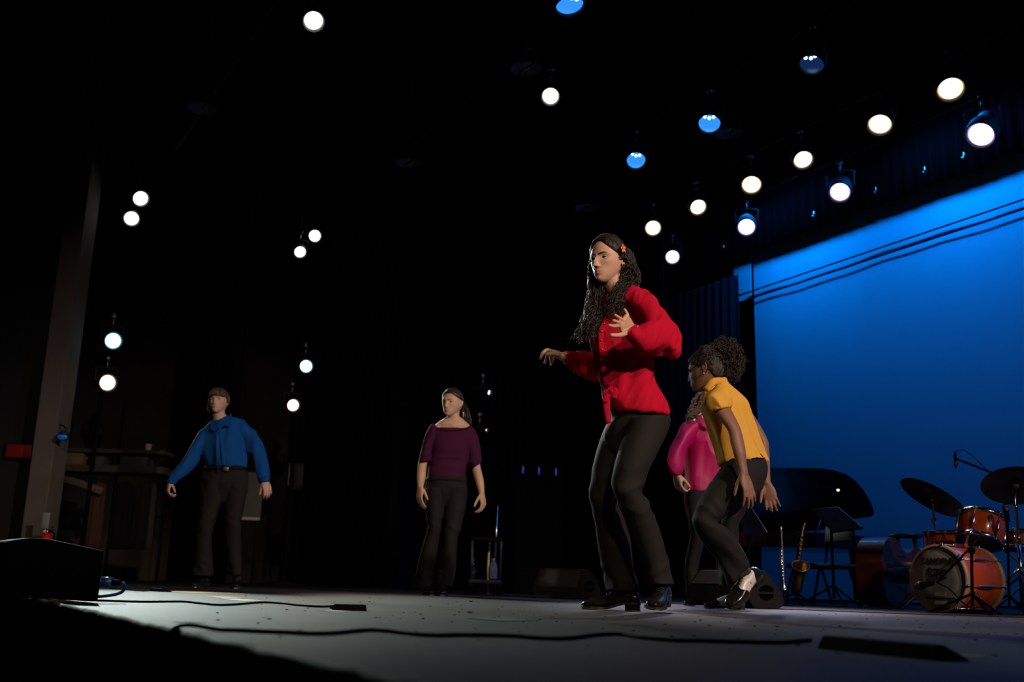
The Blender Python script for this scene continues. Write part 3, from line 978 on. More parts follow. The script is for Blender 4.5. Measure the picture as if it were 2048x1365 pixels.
def crop(x0, y0, sc_):
    """points read off an enlargement back to photo pixels"""
    def f(*v):
        out = list(v)
        out[0] = x0 + v[0] / sc_; out[1] = y0 + v[1] / sc_
        if len(v) > 3:
            out[2] = x0 + v[2] / sc_; out[3] = y0 + v[3] / sc_
        return tuple(out)
    return f


def garment(parts, vox, it, fold_amp, fold_freq, direction=None, seed=0.0, mask=None):
    V, F = union(parts, vox, it)
    if fold_amp > 0:
        V = folds(V, F, fold_amp, fold_freq, direction, mask(V) if mask else None, seed)
        V = relax(V, F, 1, 0.4)
    return V, F


def inset(spec, k=0.6):
    """the same cross-sections, narrower: the limb inside a garment"""
    out = []
    for q in spec:
        x1, y1, x2, y2 = q[:4]
        cx, cy = (x1 + x2) / 2, (y1 + y2) / 2
        r = (cx + (x1 - cx) * k, cy + (y1 - cy) * k, cx + (x2 - cx) * k, cy + (y2 - cy) * k, q[4] if len(q) > 4 else 0.0)
        out.append(r + ((q[5] * k,) if len(q) > 5 else ()))
    return out


def footbase(px, py, Y):
    p = W(px, py, Y); p[2] = 0.0
    return p


EZ = np.array([0, 0, 1.0])

# ------------------------------------------------------------------ dancer in red
YR = 4.62
A_ = crop(1060, 440, 3.25); B_ = crop(1100, 800, 3.103); HL = crop(1180, 590, 11.37); HR = crop(1070, 670, 12.4)
R_TORSO = [A_(590, 425, 680, 420, .04, .06), A_(500, 500, 730, 470, .03, .10), A_(455, 590, 770, 560, .03, .125), A_(420, 680, 790, 650, .02, .135), A_(402, 770, 800, 760, .02, .135), A_(405, 860, 806, 860, .02, .13),
             A_(430, 960, 806, 950, .02, .125), A_(452, 1050, 815, 1050, .02, .13), A_(470, 1130, 848, 1120, .03, .14), A_(500, 1205, 888, 1210, .03, .15), A_(560, 1272, 915, 1278, .03, .155)]
R_LL = [A_(600, 560, 700, 440, -.06, .07), A_(670, 610, 800, 490, -.11, .075), A_(730, 690, 885, 600, -.13, .075), A_(790, 790, 945, 690, -.13, .078), A_(850, 860, 975, 770, -.14, .080), A_(880, 875, 972, 800, -.145, .07)]
R_LR = [A_(560, 620, 640, 520, .20, .075), A_(470, 760, 620, 760, .23, .08), A_(440, 880, 560, 1040, .23, .08), A_(400, 868, 470, 1052, .21, .08), A_(340, 868, 400, 1035, .17, .07), A_(285, 865, 320, 1005, .13, .058), A_(240, 868, 262, 962, .095, .045), A_(222, 872, 238, 932, .08, .032)]
w3 = lambda c, x, y, Y: W(*c(x, y), Y)
red = Person(YR, A_(508, 262), YR - 0.02, (-0.66, -0.75, -0.13), (0.06, 0.06, 1), (0.56, 0.325, 0.225), 'dancer in a red blouse and black trousers, largest figure in front', hs=0.985, vox=0.0032, lip=(0.44, 0.15, 0.13),
             head_kw=dict(jaw=0.34, nose=1.1, wid=1.03))
nb = W(1248, 606, YR + 0.03)
# trunk, limbs under the clothes
shL, elL, wrL = w3(A_, 735, 570, YR - .10), w3(A_, 905, 790, YR - .12), w3(HL, 950, 785, YR - .262)
red.add(tube([shL, (shL + elL) / 2, elL], [.036, .036, .033], 14, 4, rnd=True), tube([elL, elL * .65 + wrL * .35, wrL], [.033, .034, .023], 14, 4, rnd=True))
shR, elR, wrR = w3(A_, 560, 560, YR + .19), w3(A_, 440, 930, YR + .22), w3(HR, 690, 545, YR + .06)
red.add(tube([shR, (shR + elR) / 2, elR], [.036, .036, .033], 14, 4, rnd=True), tube([elR, elR * .65 + wrR * .35, wrR], [.033, .034, .023], 14, 4, rnd=True))
red.add(sil(inset(R_TORSO, .8), YR, rnd=True), sil(inset(R_LL[:-1], .6), YR, rnd=True), sil(inset(R_LR[:-1], .6), YR, rnd=True))
# left hand: palm outwards, thumb below, fingers spread to the left
h = lambda x, y, d: w3(HL, x, y, YR + d + .022)
red.add(hand_px(wrL, [h(660, 705, -.355), h(705, 655, -.35), h(770, 600, -.34), h(860, 580, -.32)],
                [[h(655, 705, -.355), h(540, 715, -.385), h(455, 700, -.40), h(430, 695, -.40)],
                 [h(700, 655, -.35), h(600, 610, -.385), h(530, 585, -.405)],
                 [h(770, 600, -.34), h(670, 530, -.365), h(575, 465, -.385)],
                 [h(860, 575, -.325), h(850, 450, -.335), h(785, 335, -.335)]],
                [h(930, 790, -.31), h(830, 860, -.33), h(720, 910, -.355), h(600, 925, -.375), h(485, 920, -.385)], rad=0.0088))
# right hand: drooping from the wrist, fingers down
h = lambda x, y, d: w3(HR, x, y, YR + .06 + d)
red.add(hand_px(wrR, [h(310, 370, -.03), h(350, 400, -.01), h(400, 430, .012), h(450, 470, .03)],
                [[h(300, 370, -.03), h(205, 440, -.035), h(165, 530, -.03), h(145, 590, -.02)],
                 [h(350, 410, -.012), h(290, 560, -.02), h(265, 640, -.01), h(240, 705, .0)],
                 [h(400, 440, .01), h(395, 590, .01), h(405, 670, .015), h(395, 745, .02)],
                 [h(460, 480, .03), h(450, 600, .03), h(430, 670, .035)]],
                [h(560, 480, -.035), h(450, 460, -.045), h(360, 480, -.05), h(290, 490, -.045)], rad=0.0085))
o_red = red.body(nb, footbase(1250, 1222, YR))
HAIR_DK = mat('dark_brown_hair', (0.022, 0.015, 0.012), 0.5, 0, 0.35, bump=0.25, bscale=160, stretch=(1, 1, 0.2))
red.face(HAIR_DK, gaze=(12, -4), brow=0.0034, lid=0.30)
# blouse
RED_M = mat('red_crepe', (0.46, 0.007, 0.028), 0.85, 0, 0.03, bump=0.10, bscale=260)
torso = sil(R_TORSO, YR, n=30, e=2.2)
slL = sil(R_LL, YR, rnd=True)
fL = sil([A_(960, 830, 880, 660, -.14, .07), A_(890, 868, 840, 650, -.17, .085), A_(810, 888, 790, 668, -.20, .085), A_(720, 862, 740, 690, -.24, .075), A_(655, 800, 705, 690, -.275, .055), A_(628, 765, 692, 682, -.292, .034)], YR, rnd=False)
slR = sil(R_LR, YR)


def dmask_red(V):
    return 0.5 + 0.5 * sstep(np.abs(V[:, 2] - 1.05), 0.0, 0.15)


sV, sF = garment([torso, slL, fL, slR], 0.0050, 3, 0.020, 20, direction=(0.10, 0.0, 1), seed=1.7)
sV = folds(sV, sF, 0.009, 42, (0.45, 0.2, 1), None, 4.0)
sV = relax(sV, sF, 1, 0.4)
blouse = red.part('blouse', (sV, sF), RED_M)


def onsurf(V, px, py, Y, off=0.0):
    """nearest point of a garment towards the camera along the ray"""
    d = nrm(ray(px, py)); Q = V - CAMP
    t = Q @ d; r2 = (Q ** 2).sum(1) - t ** 2
    c = np.where(r2 < 0.012 ** 2)[0]
    if len(c) == 0:
        return W(px, py, Y)
    i = c[np.argmin(t[c])]
    return CAMP + d * (t[i] - off)


# button placket, buttons, shoulder gathers, front tie
pk = [A_(x, y) for x, y in ((545, 590), (505, 640), (475, 690), (462, 740), (462, 800), (468, 860), (476, 930), (484, 1000), (500, 1070))]
pp = [onsurf(sV, x, y, YR - .12, 0.004) for x, y in pk]
red.part('placket', tube(pp, [(0.013, 0.004)] * len(pp), 10, 3, side=(1, 0.2, 0)), RED_M, blouse)
BTN = mat('red_button', (0.40, 0.006, 0.014), 0.3, 0, 0.5, var=0.1)
for k in range(7):
    q_ = crs(np.array(pp), 4)[3 + k * 4]
    red.part('button', ell(q_ - np.array([0.0, 0.005, 0]), (0.0055, 0.003, 0.0055), sub=2), BTN, blouse)
tie = [A_(530, 1090), A_(512, 1120), A_(498, 1160), A_(500, 1240), A_(512, 1325)]
tp_ = [onsurf(sV, *A_(530, 1095), YR - .12, 0.01)] + [W(x, y, YR - .135) for x, y in tie[1:]]
red.part('tie', tube(tp_, [(.012, .010), (.020, .012), (.018, .006), (.014, .005), (.011, .004)], 10, 4, side=(1, 0, 0.1)), RED_M, blouse)
kn = W(*A_(528, 1115), YR - .150)
for tw in (((528, 1112), (548, 1100), (556, 1125), (545, 1160)), ((528, 1112), (508, 1140), (492, 1165), (486, 1185))):
    red.part('tie', tube([W(x, y, YR - .145) for x, y in (A_(*q) for q in tw)], [(.006, .006), (.010, .006), (.014, .005), (.012, .003)], 10, 4, side=(0.8, 0, 0.5)), RED_M, blouse)
red.part('tie_knot', ell(kn, (0.011, 0.009, 0.012), sub=3), RED_M, blouse)
cf = [A_(628, 765), A_(692, 682)]
c0 = (W(*cf[0], YR - .292) + W(*cf[1], YR - .292)) / 2
red.part('cuff', sil([A_(640, 770, 700, 688, -.285, .035), A_(622, 762, 686, 678, -.298, .033)], YR, m=2), RED_M, blouse)
# trousers
pel = sil([A_(505, 1215, 880, 1220, .03, .125), B_(380, 120, 748, 108, .03, .135), B_(350, 165, 745, 160, .03, .13), B_(330, 230, 725, 215, .03, .11)], YR, rnd=True)
lL = sil([B_(480, 130, 748, 110, -.03, .125), B_(445, 230, 733, 195, -.05, .12), B_(415, 330, 690, 285, -.08, .11), B_(395, 430, 640, 390, -.11, .095), B_(380, 520, 592, 500, -.13, .078), B_(385, 572, 572, 572, -.14, .072), B_(410, 630, 606, 620, -.13, .074),
          B_(440, 690, 638, 690, -.11, .076), B_(480, 790, 675, 790, -.08, .074), B_(520, 880, 705, 880, -.06, .072), B_(555, 980, 735, 990, -.04, .074), B_(578, 1080, 757, 1090, -.03, .08), B_(590, 1150, 772, 1152, -.03, .085)], YR, n=26)
lR = sil([B_(350, 150, 560, 150, .11, .11), B_(310, 250, 500, 250, .10, .10), B_(275, 370, 440, 380, .08, .09), B_(255, 480, 420, 490, .06, .08), B_(245, 590, 410, 590, .05, .075), B_(256, 655, 430, 655, .06, .076), B_(275, 760, 470, 760, .09, .076),
          B_(290, 860, 497, 860, .11, .074), B_(308, 980, 515, 970, .13, .076), B_(328, 1070, 530, 1080, .14, .08), B_(345, 1150, 545, 1150, .14, .084), B_(352, 1188, 552, 1194, .14, .086)], YR, n=26)


def knee_mask(zs, w):
    return lambda V: sum(np.exp(-((V[:, 2] - z) / w) ** 2) for z in zs) + 0.25


tV, tF = garment([pel, lL, lR], 0.0055, 4, 0.009, 26, direction=(0.5, 0.3, 0.4), seed=3.0, mask=knee_mask([0.52, 0.14], 0.09))
red.part('trousers', (tV, tF), TROUSER_M)
# shoes
hR = footbase(1281, 1221, YR + .10); tR = footbase(1163, 1219, YR + .16)
shoe(o_red, hR, tR, EZ, SHOE_M, ankle=w3(B_, 455, 1120, YR + .14), lab='black patent tap shoe flat on the floor')
hL2 = np.array(W(1330, 1214, YR + 0.02)); hL2[2] = 0.030
tL2 = np.array(W(1303, 1216, YR - 0.23)); tL2[2] = 0.012
shoe(o_red, hL2, tL2, (0.15, 0.1, 1), SHOE_M, ankle=w3(B_, 675, 1080, YR - .03), lab='black patent tap shoe pointing forward, heel just lifted')
# hair: cap, swept fringe and long curly locks
line = lambda x, y, z: (z - 0.080 + 2.0 * np.maximum(-y, 0) + 0.30 * np.maximum(0.075 - y, 0) + 0.85 * np.maximum(np.abs(x) - 0.006, 0))
ex = []
near_s = 1 if red.HM[1, 0] < 0 else -1


def mass(path, rad, amp=0.006):
    V, F = tube(path, rad, 16, 6, rnd=True)
    c = V.mean(0)
    return V + np.stack([amp * np.sin(V[:, 2] * 90 + V[:, 0] * 130), amp * np.sin(V[:, 2] * 110 + 2), np.zeros(len(V))], 1), F


ex.append(mass([red.H([near_s * .055, -.05, .02]), W(*A_(655, 340), YR + .03), W(*A_(630, 410), YR + .0), W(*A_(570, 480), YR - .06), W(*A_(530, 560), YR - .11)], [.045, .040, .036, .026, .012]))
ex.append(mass([red.H([-near_s * .050, -.02, .0]), W(*A_(440, 440), YR + .03), W(*A_(420, 560), YR - .03), W(*A_(385, 660), YR - .06), W(*A_(345, 750), YR - .09)], [.040, .034, .032, .028, .010]))
for k in range(560):
    g = near_s if k % 2 else -near_s
    az = RNG.uniform(1.25 if g == near_s else 0.8, 2.8) * g; el = RNG.uniform(-0.1, 1.1)
    root = np.array([0.081 * math.sin(az) * math.cos(el), 0.102 * math.cos(az) * math.cos(el) - 0.004, 0.122 * math.sin(el)])
    r0 = red.H(root)
    if g == near_s:
        q = RNG.uniform(0, 1)
        side_ = red.H(np.array([near_s * RNG.uniform(.080, .098), RNG.uniform(-.075, -.015), RNG.uniform(-.03, .02)]))
        e1 = W(*A_(RNG.uniform(590, 715), RNG.uniform(350, 420)), YR + RNG.uniform(-.05, .10))
        e2 = W(*A_(RNG.uniform(540, 690), RNG.uniform(430, 480)), YR - .05 + RNG.uniform(-.07, .06))
        e3 = W(*A_(RNG.uniform(480, 610), RNG.uniform(520, 640)), YR - .13 + RNG.uniform(-.03, .03))
        path = [r0, side_, e1, e2, e3] if q > .3 else [r0, side_, e1, e2]
    else:
        side_ = red.H(np.array([-near_s * RNG.uniform(.078, .098), RNG.uniform(-.05, .03), RNG.uniform(-.06, .0)]))
        e1 = W(*A_(RNG.uniform(385, 480), RNG.uniform(420, 500)), YR + RNG.uniform(-.03, .06))
        e2 = W(*A_(RNG.uniform(350, 480), RNG.uniform(560, 640)), YR - .05 + RNG.uniform(-.07, .04))
        q = RNG.uniform(0, 1)
        e3 = W(*A_(300 + 130 * q + RNG.uniform(-20, 20), 775 - 40 * q + RNG.uniform(-60, 40)), YR - .10 + RNG.uniform(-.06, .04))
        path = [r0, side_, e1, e2, e3]
    ex.append(lock(path, RNG.uniform(0.0018, 0.0036), RNG.uniform(0.004, 0.009), RNG.uniform(4, 8), 4, 10, taper=.5))
for k in range(14):
    e2 = W(*A_(RNG.uniform(330, 400), RNG.uniform(660, 720)), YR - .1)
    ex.append(lock([W(*A_(430, 560), YR - .06), e2, W(*A_(RNG.uniform(236, 330), RNG.uniform(760, 800)), YR - .12)], 0.0026, 0.006, 3.5, 4, 10))
def sweep(P, phi, sgn, end, off, steps=6):
    """strand lying on the head, from the parting at angle phi to a point on the side"""
    a = np.array([0.02 * sgn, math.cos(phi), math.sin(phi)]); b = nrm(np.array([end[0] * sgn, end[1], end[2]])); a = nrm(a)
    w = math.acos(np.clip(a @ b, -1, 1)); out = []
    for t in np.linspace(0, 1, steps):
        d = (math.sin((1 - t) * w) * a + math.sin(t * w) * b) / math.sin(w)
        out.append(P.H(d * (np.array([.0755, .096 if d[1] > 0 else .100, .116]) + off)))
    return out


for k in range(260):      # smooth strands from the parting down past the temples
    g = -1 if k % 2 else 1
    ph = math.radians(RNG.uniform(46, 150))
    ex.append(lock(sweep(red, ph, g, (1, RNG.uniform(-.45, -.05), RNG.uniform(-.25, .0)), RNG.uniform(.006, .013)), RNG.uniform(.0022, .0036), 0.0016, 2.5, 4, 6, taper=.7))
red.haircap(HAIR_DK, line, 0.010, 0.0012, extra=ex)
# flower above the ear, earring
g = 1 if red.HM[1, 0] < 0 else -1
fc = np.array([g * 0.094, 0.012, 0.036])
PET = mat('coral_petal', (0.80, 0.16, 0.07), 0.5, tint=True)
fl = None
for k in range(5):
    t = k * 2 * math.pi / 5 + 1.4
    d = np.array([0.25 * g * 0.3, math.cos(t), math.sin(t)])
    tt = np.linspace(0, 1, 6)
    pts = np.array([fc + d * (0.003 + 0.019 * q) + np.array([g * 0.005 * math.sin(q * 2.4), 0, 0]) for q in tt])
    V, F = tube(red.H(pts), [(0.0015, .001), (0.005, .0014), (0.0075, .0015), (.0075, .0014), (0.005, .0012), (.0012, .0008)], 8, 2, side=red.HM @ np.array([0, -math.sin(t), math.cos(t)]))
    r_ = np.linalg.norm(V - red.H(fc), axis=1) / 0.022
    C = np.array([0.85, 0.42, 0.05]) * np.clip(1 - r_ * 1.6, 0, 1)[:, None] + np.array([0.78, 0.14, 0.085]) * np.clip(r_ * 1.6, 0, 1)[:, None]
    if fl is None:
        fl = red.part('hair_flower', (V, F), PET, colors=C, label='coral five petal flower clip')
        par = fl
    else:
        red.part('petal', (V, F), PET, fl, colors=C)
red.part('earring', tube([red.H([g * 0.082, -0.006 + 0.007 * math.cos(t), -0.042 + 0.008 * math.sin(t)]) for t in np.linspace(0, 6.2, 12)], 0.0013, 6, 2), GOLD_M)

# ------------------------------------------------------------------ dancer in yellow, seen from behind her left side
YY = 5.58
C_ = crop(1310, 640, 4.265); D_ = crop(1310, 900, 4.015)
yel = Person(YY, C_(428, 432), YY + 0.02, (-0.90, 0.42, -0.20), (-0.16, 0.10, 1), (0.225, 0.105, 0.062), 'dancer in a yellow shirt bending away beside the dancer in red', hs=0.96, vox=0.0042, lip=(0.20, 0.07, 0.06), head_kw=dict(jaw=0.25, lips=1.2))
Y_T = [C_(425, 578, 605, 508, .02, .088), C_(408, 610, 620, 555, .02, .10), C_(405, 690, 690, 620, .02, .13), C_(415, 780, 775, 700, .02, .14), C_(435, 860, 808, 790, .02, .14), C_(460, 945, 842, 880, .02, .135),
       C_(487, 1030, 878, 985, .02, .135), C_(512, 1110, 910, 1070, .02, .14), C_(530, 1180, 938, 1145, .02, .15), C_(545, 1238, 964, 1200, .02, .16)]
Y_LL = [D_(570, 80, 905, 110, -.04, .13), D_(520, 160, 898, 240, -.06, .125), D_(445, 265, 800, 400, -.10, .11), D_(380, 370, 670, 465, -.13, .095), D_(330, 460, 560, 540, -.15, .082), D_(297, 555, 500, 590, -.16, .075), D_(315, 640, 560, 615, -.15, .075),
        D_(370, 730, 640, 690, -.12, .08), D_(430, 805, 692, 775, -.09, .08), D_(500, 895, 733, 850, -.06, .08), D_(550, 1000, 755, 915, -.04, .082), D_(592, 1112, 752, 948, -.02, .088)]
Y_LR = [D_(620, 120, 900, 160, .10, .12), D_(590, 260, 850, 300, .10, .11), D_(560, 420, 760, 440, .09, .095), D_(535, 560, 690, 570, .08, .08), D_(530, 640, 672, 650, .08, .075), D_(540, 740, 668, 750, .10, .075), D_(525, 850, 640, 860, .12, .072), D_(512, 960, 620, 975, .13, .075), D_(520, 1090, 612, 1112, .13, .08)]
yw = lambda c, x, y, d: W(*c(x, y), YY + d)
yel.add(sil(inset(Y_T[1:], .76), YY, rnd=True), sil(inset(Y_LL[:-1], .6), YY, rnd=True), sil(inset(Y_LR[:-1], .6), YY, rnd=True))
# left arm hangs towards the camera
yel.add(sil([C_(470, 700, 590, 640, -.12), C_(505, 790, 640, 745, -.17), C_(560, 862, 692, 845, -.20), C_(618, 945, 733, 935, -.22), C_(640, 1040, 760, 1040, -.23), C_(664, 1130, 776, 1130, -.245), C_(690, 1220, 782, 1225, -.25), C_(716, 1315, 798, 1320, -.255)], YY, bs=0.95, rnd=True))
wl = yw(D_, 708, 190, -.255)
yel.add(hand_parts(wl, yw(D_, 748, 320, -.27) - wl, (-0.45, 0.85, -0.1), 'L', curl=((14, 16, 12), (10, 14, 10), (8, 12, 10), (6, 10, 8)), spread=5, thumb=(30, 35), sc_=0.98))
# right arm behind the hip, palm showing
wr2 = yw(D_, 893, 268, .06)
yel.add(tube([yw(C_, 640, 640, .16), yw(C_, 800, 860, .17), yw(C_, 905, 1030, .15), yw(C_, 925, 1130, .13), wr2], [.045, .041, .036, .033, .024], 14, 4, rnd=True))
yel.add(hand_parts(wr2, yw(D_, 930, 400, .05) - wr2, (-0.25, -0.95, 0.1), 'R', curl=((25, 25, 18), (22, 24, 18), (18, 20, 15), (14, 16, 12)), spread=6, thumb=(30, 25), sc_=0.98))
o_yel = yel.body(yw(C_, 492, 625, .03), footbase(1450, 1220, YY), neck_r=0.044)
HAIR_AF = mat('dark_curly_hair', (0.026, 0.017, 0.014), 0.6, 0, 0.35, bump=0.3, bscale=120)
yel.face(HAIR_AF, gaze=(0, 0), brow=0.003)
YEL_M = mat('yellow_cotton', (0.70, 0.37, 0.055), 0.8, 0, 0.04, bump=0.06, bscale=240)
sleeve = sil([C_(490, 590, 620, 560, -.06, .07), C_(455, 625, 620, 590, -.10, .074), C_(430, 660, 625, 620, -.13, .078), C_(440, 720, 640, 670, -.155, .078), C_(475, 785, 645, 738, -.165, .072)], YY)
sleeve2 = sil([C_(560, 640, 700, 600, .14, .07), C_(640, 720, 780, 700, .17, .075), C_(690, 800, 815, 780, .18, .07)], YY)
col_y = tube([yw(C_, 430, 600, -.07), yw(C_, 500, 530, -.08), yw(C_, 570, 525, -.03), yw(C_, 585, 535, .05), yw(C_, 520, 545, .12)], [(.020, .007)] * 5, 10, 4, side=(0.3, 0, 1))
vV, vF = garment([sil(Y_T, YY, n=28, e=2.2), sleeve, sleeve2], 0.0055, 2, 0.022, 20, direction=(0.45, 0.1, -1), seed=5.2)
yshirt = yel.part('shirt', (vV, vF), YEL_M)
yel.part('collar', col_y, YEL_M, yshirt)
yel.part('sleeve_cuff', sil([C_(470, 775, 645, 728, -.165, .075), C_(478, 797, 648, 748, -.167, .0745)], YY, m=2), YEL_M, yshirt)
pelY = sil([C_(590, 1150, 900, 1135, .02, .11), D_(572, 80, 888, 85, .02, .128), D_(545, 130, 905, 140, .02, .14), D_(540, 220, 890, 240, .02, .12)], YY, rnd=True)
tV, tF = garment([pelY, sil(Y_LL, YY, n=26), sil(Y_LR, YY, n=26)], 0.006, 4, 0.010, 26, direction=(0.5, 0.3, -0.4), seed=6.4, mask=knee_mask([0.55, 0.2], 0.12))
yel.part('trousers', (tV, tF), TROUSER_M)
yel.part('waistband', sil([C_(575, 1180, 935, 1180, .02, .140), C_(572, 1225, 940, 1225, .02, .140)], YY, n=32, m=2), TROUSER_M)
CREAM = mat('cream_leather', (0.62, 0.56, 0.50), 0.35, 0, 0.5, bump=0.03)
ht = footbase(1489, 1222, YY + .10); tt = footbase(1408, 1219, YY + .22)
shoe(o_yel, ht, tt, EZ, SHOE_M, accent=CREAM, lab='black and cream tap shoe flat on the floor')
toe = np.array(W(1456, 1218, YY - .08)); toe[2] = 0.004
heel = np.array(W(1520, 1160, YY + .06))
upv = np.cross(toe - heel, np.array([0.25, 0.9, -0.1])); upv = upv if upv[2] > 0 else -upv
shoe(o_yel, heel, toe, upv + np.array([-0.1, -.35, 0]), SHOE_M, accent=CREAM, ankle=yw(D_, 640, 980, -.03), lab='black and cream tap shoe on its toe with the heel raised')
# hair drawn back into a big curly puff
ex = []
pc_ = yw(C_, 595, 320, .05)
for k in range(900):
    d = nrm(RNG.normal(size=3))
    rr = np.array([0.100, 0.088, 0.115])
    p = pc_ + d * rr * 0.62
    q = pc_ + d * rr * RNG.uniform(0.9, 1.12) + np.array([0, 0, -0.02 * RNG.uniform(0, 1)])
    ex.append(lock([p, (p + q) / 2 + RNG.normal(size=3) * .006, q, q + np.array([RNG.normal() * .012, RNG.normal() * .012, -0.012])], RNG.uniform(0.002, 0.0036), RNG.uniform(0.005, 0.009), RNG.uniform(1.8, 3.2), 4, 6, taper=.6))
for k in range(160):     # lower tail of the puff
    p = pc_ + np.array([RNG.uniform(-.02, .085), RNG.uniform(-.05, .05), RNG.uniform(-.06, 0)])
    q = W(*C_(RNG.uniform(600, 720), RNG.uniform(440, 530)), YY + RNG.uniform(-.02, .1))
    ex.append(lock([p, (p + q) / 2 + np.array([.008, 0, 0]), q], 0.0028, 0.007, 3, 4, 8))
core = ell(pc_, (0.078, 0.068, 0.092), sub=4)
core = (core[0] + nrm(np.array([1, 1, 1])) * 0 + (core[0] - pc_) * (0.12 * wob(core[0], 60))[:, None], core[1])
ex.append(core)
for k in range(220):     # strands combed back from the forehead to the puff
    az = RNG.uniform(-3.1, 3.1); el = RNG.uniform(-0.1 if abs(az) < 1.6 else -.45, 0.75)
    r0 = np.array([0.080 * math.sin(az) * math.cos(el), 0.100 * math.cos(az) * math.cos(el) - .005, 0.122 * math.sin(el) + .012])
    ex.append(lock([yel.H(r0), yel.H(r0 * np.array([1, .3, 1]) * 1.04 + np.array([0, -.045, .03])), pc_ + RNG.normal(size=3) * .03], 0.003, 0.0025, 6, 4, 8))
liney = lambda x, y, z: (z - 0.050 + 2.0 * np.maximum(-y - 0.03, 0) + 0.55 * np.maximum(0.075 - y, 0) + 0.35 * np.maximum(np.abs(x) - 0.03, 0))
yel.haircap(HAIR_AF, liney, 0.010, 0.002, extra=ex)
g = 1 if yel.HM[1, 0] < 0 else -1
yel.part('earring', ell(yel.H([g * 0.083, -0.004, -0.040]), (0.007, 0.007, 0.006), sub=3), GOLD_M)

# ------------------------------------------------------------------ dancer in magenta, mostly hidden behind
YM = 6.85
mag = Person(YM, (1436, 800), YM, (-0.75, -0.60, -0.1), (0, 0.05, 1), (0.56, 0.36, 0.27), 'dancer in a magenta shirt half hidden behind the dancer in yellow', hs=0.95, vox=0.005, head_kw=dict(sub=5))
M_T = [C_(400, 830, 640, 850, .05, .06), C_(330, 860, 700, 880, .03, .10), C_(285, 920, 720, 930, .02, .13), C_(272, 1000, 715, 1000, .02, .135), C_(264, 1090, 700, 1090, .02, .13), C_(262, 1180, 695, 1180, .02, .13), C_(260, 1260, 700, 1260, .02, .135), D_(246, 230, 640, 235, .02, .14), D_(240, 300, 640, 300, .02, .145), D_(243, 345, 640, 352, .02, .145)]
M_LL = [D_(232, 330, 420, 340, -.03, .11), D_(234, 430, 415, 430, -.03, .10), D_(255, 540, 408, 540, -.04, .085), D_(280, 650, 402, 650, -.05, .075), D_(272, 740, 395, 740, -.03, .072), D_(252, 830, 375, 830, .0, .07), D_(238, 930, 352, 930, .02, .07), D_(238, 1040, 342, 1040, .03, .07), D_(240, 1150, 336, 1160, .03, .075)]
M_LR = [(q[0] + 62, q[1], q[2] + 62, q[3], q[4] + .16, q[5]) for q in M_LL]
mag.add(sil(inset(M_T, .8), YM, rnd=True), sil(inset(M_LL[:-1], .6), YM, rnd=True), sil(inset(M_LR[:-1], .6), YM, rnd=True))
mw = lambda c, x, y, d: W(*c(x, y), YM + d)
mwr = mw(D_, 172, 195, -.10)
mag.add(tube([mw(C_, 330, 920, -.06), mw(C_, 240, 1060, -.09), mw(C_, 180, 1190, -.10), mwr], [.040, .036, .034, .024], 14, 4, rnd=True))
mag.add(hand_parts(mwr, mw(D_, 190, 290, -.10) - mwr, (0.8, 0.5, 0.1), 'R', curl=((35, 50, 35), (38, 50, 35), (40, 50, 35), (42, 50, 35)), spread=3, thumb=(25, 40), sc_=0.95))
mag.add(tube([mw(C_, 690, 920, .16), mw(C_, 740, 1100, .18), mw(C_, 760, 1300, .12)], [.045, .038, .03], 12, 4, rnd=True))
mag.add(hand_parts(mw(C_, 760, 1300, .12), (0.1, -0.1, -1), (-1, 0, 0), 'L', sc_=0.95))
o_mag = mag.body(mw(C_, 520, 850, .04), footbase(1385, 1211, YM))
HAIR_BR = mat('brown_curly_hair', (0.10, 0.058, 0.035), 0.5, 0, 0.4, bump=0.25, bscale=140)
mag.face(HAIR_BR)
MAG_M = mat('magenta_satin', (0.42, 0.003, 0.10), 0.5, 0, 0.3, bump=0.05, bscale=160)
msl = sil([C_(300, 880, 440, 880, -.03, .08), C_(235, 905, 330, 1010, -.07, .075), C_(185, 1010, 290, 1075, -.09, .075), C_(128, 1120, 258, 1140, -.10, .072), C_(104, 1220, 246, 1210, -.10, .07), C_(112, 1270, 240, 1265, -.10, .06), C_(132, 1330, 218, 1322, -.10, .036)], YM)
msl2 = sil([C_(620, 890, 720, 900, .14, .08), C_(690, 1000, 790, 1010, .18, .075), C_(710, 1120, 800, 1120, .18, .07), C_(725, 1290, 790, 1290, .12, .045)], YM)
vV, vF = garment([sil(M_T, YM, n=26, e=2.2), msl, msl2], 0.006, 2, 0.022, 20, direction=(0.2, 0.1, 1), seed=8.8)
mshirt = mag.part('shirt', (vV, vF), MAG_M)
mag.part('cuff', sil([D_(125, 165, 200, 160, -.10, .036), D_(138, 205, 215, 195, -.10, .034)], YM, m=2), MAG_M, mshirt)
mag.part('collar', tube([mw(C_, 390, 800, -.02), mw(C_, 372, 830, -.09), mw(C_, 400, 880, -.12), mw(C_, 450, 930, -.13)], [(.012, .006), (.020, .007), (.022, .007), (.012, .006)], 10, 4, side=(0.8, 0, 0.4)), MAG_M, mshirt)
pelM = sil([D_(250, 260, 640, 260, .03, .11), D_(236, 330, 640, 335, .03, .12), D_(234, 400, 630, 400, .04, .11)], YM, rnd=True)
tV, tF = garment([pelM, sil(M_LL, YM), sil(M_LR, YM)], 0.0065, 4, 0.009, 24, direction=(0.5, 0.3, -0.4), seed=9.4, mask=knee_mask([0.55, 0.15], 0.1))
mag.part('trousers', (tV, tF), TROUSER_M)
for dx, dd in ((0, 0), (62, .16)):
    hh = footbase(1382 + dx, 1208, YM + .10 + dd); t2 = footbase(1378 + dx, 1213, YM - .14 + dd)
    shoe(o_mag, hh, t2, EZ, SHOE_M, width=.04)
ex = []
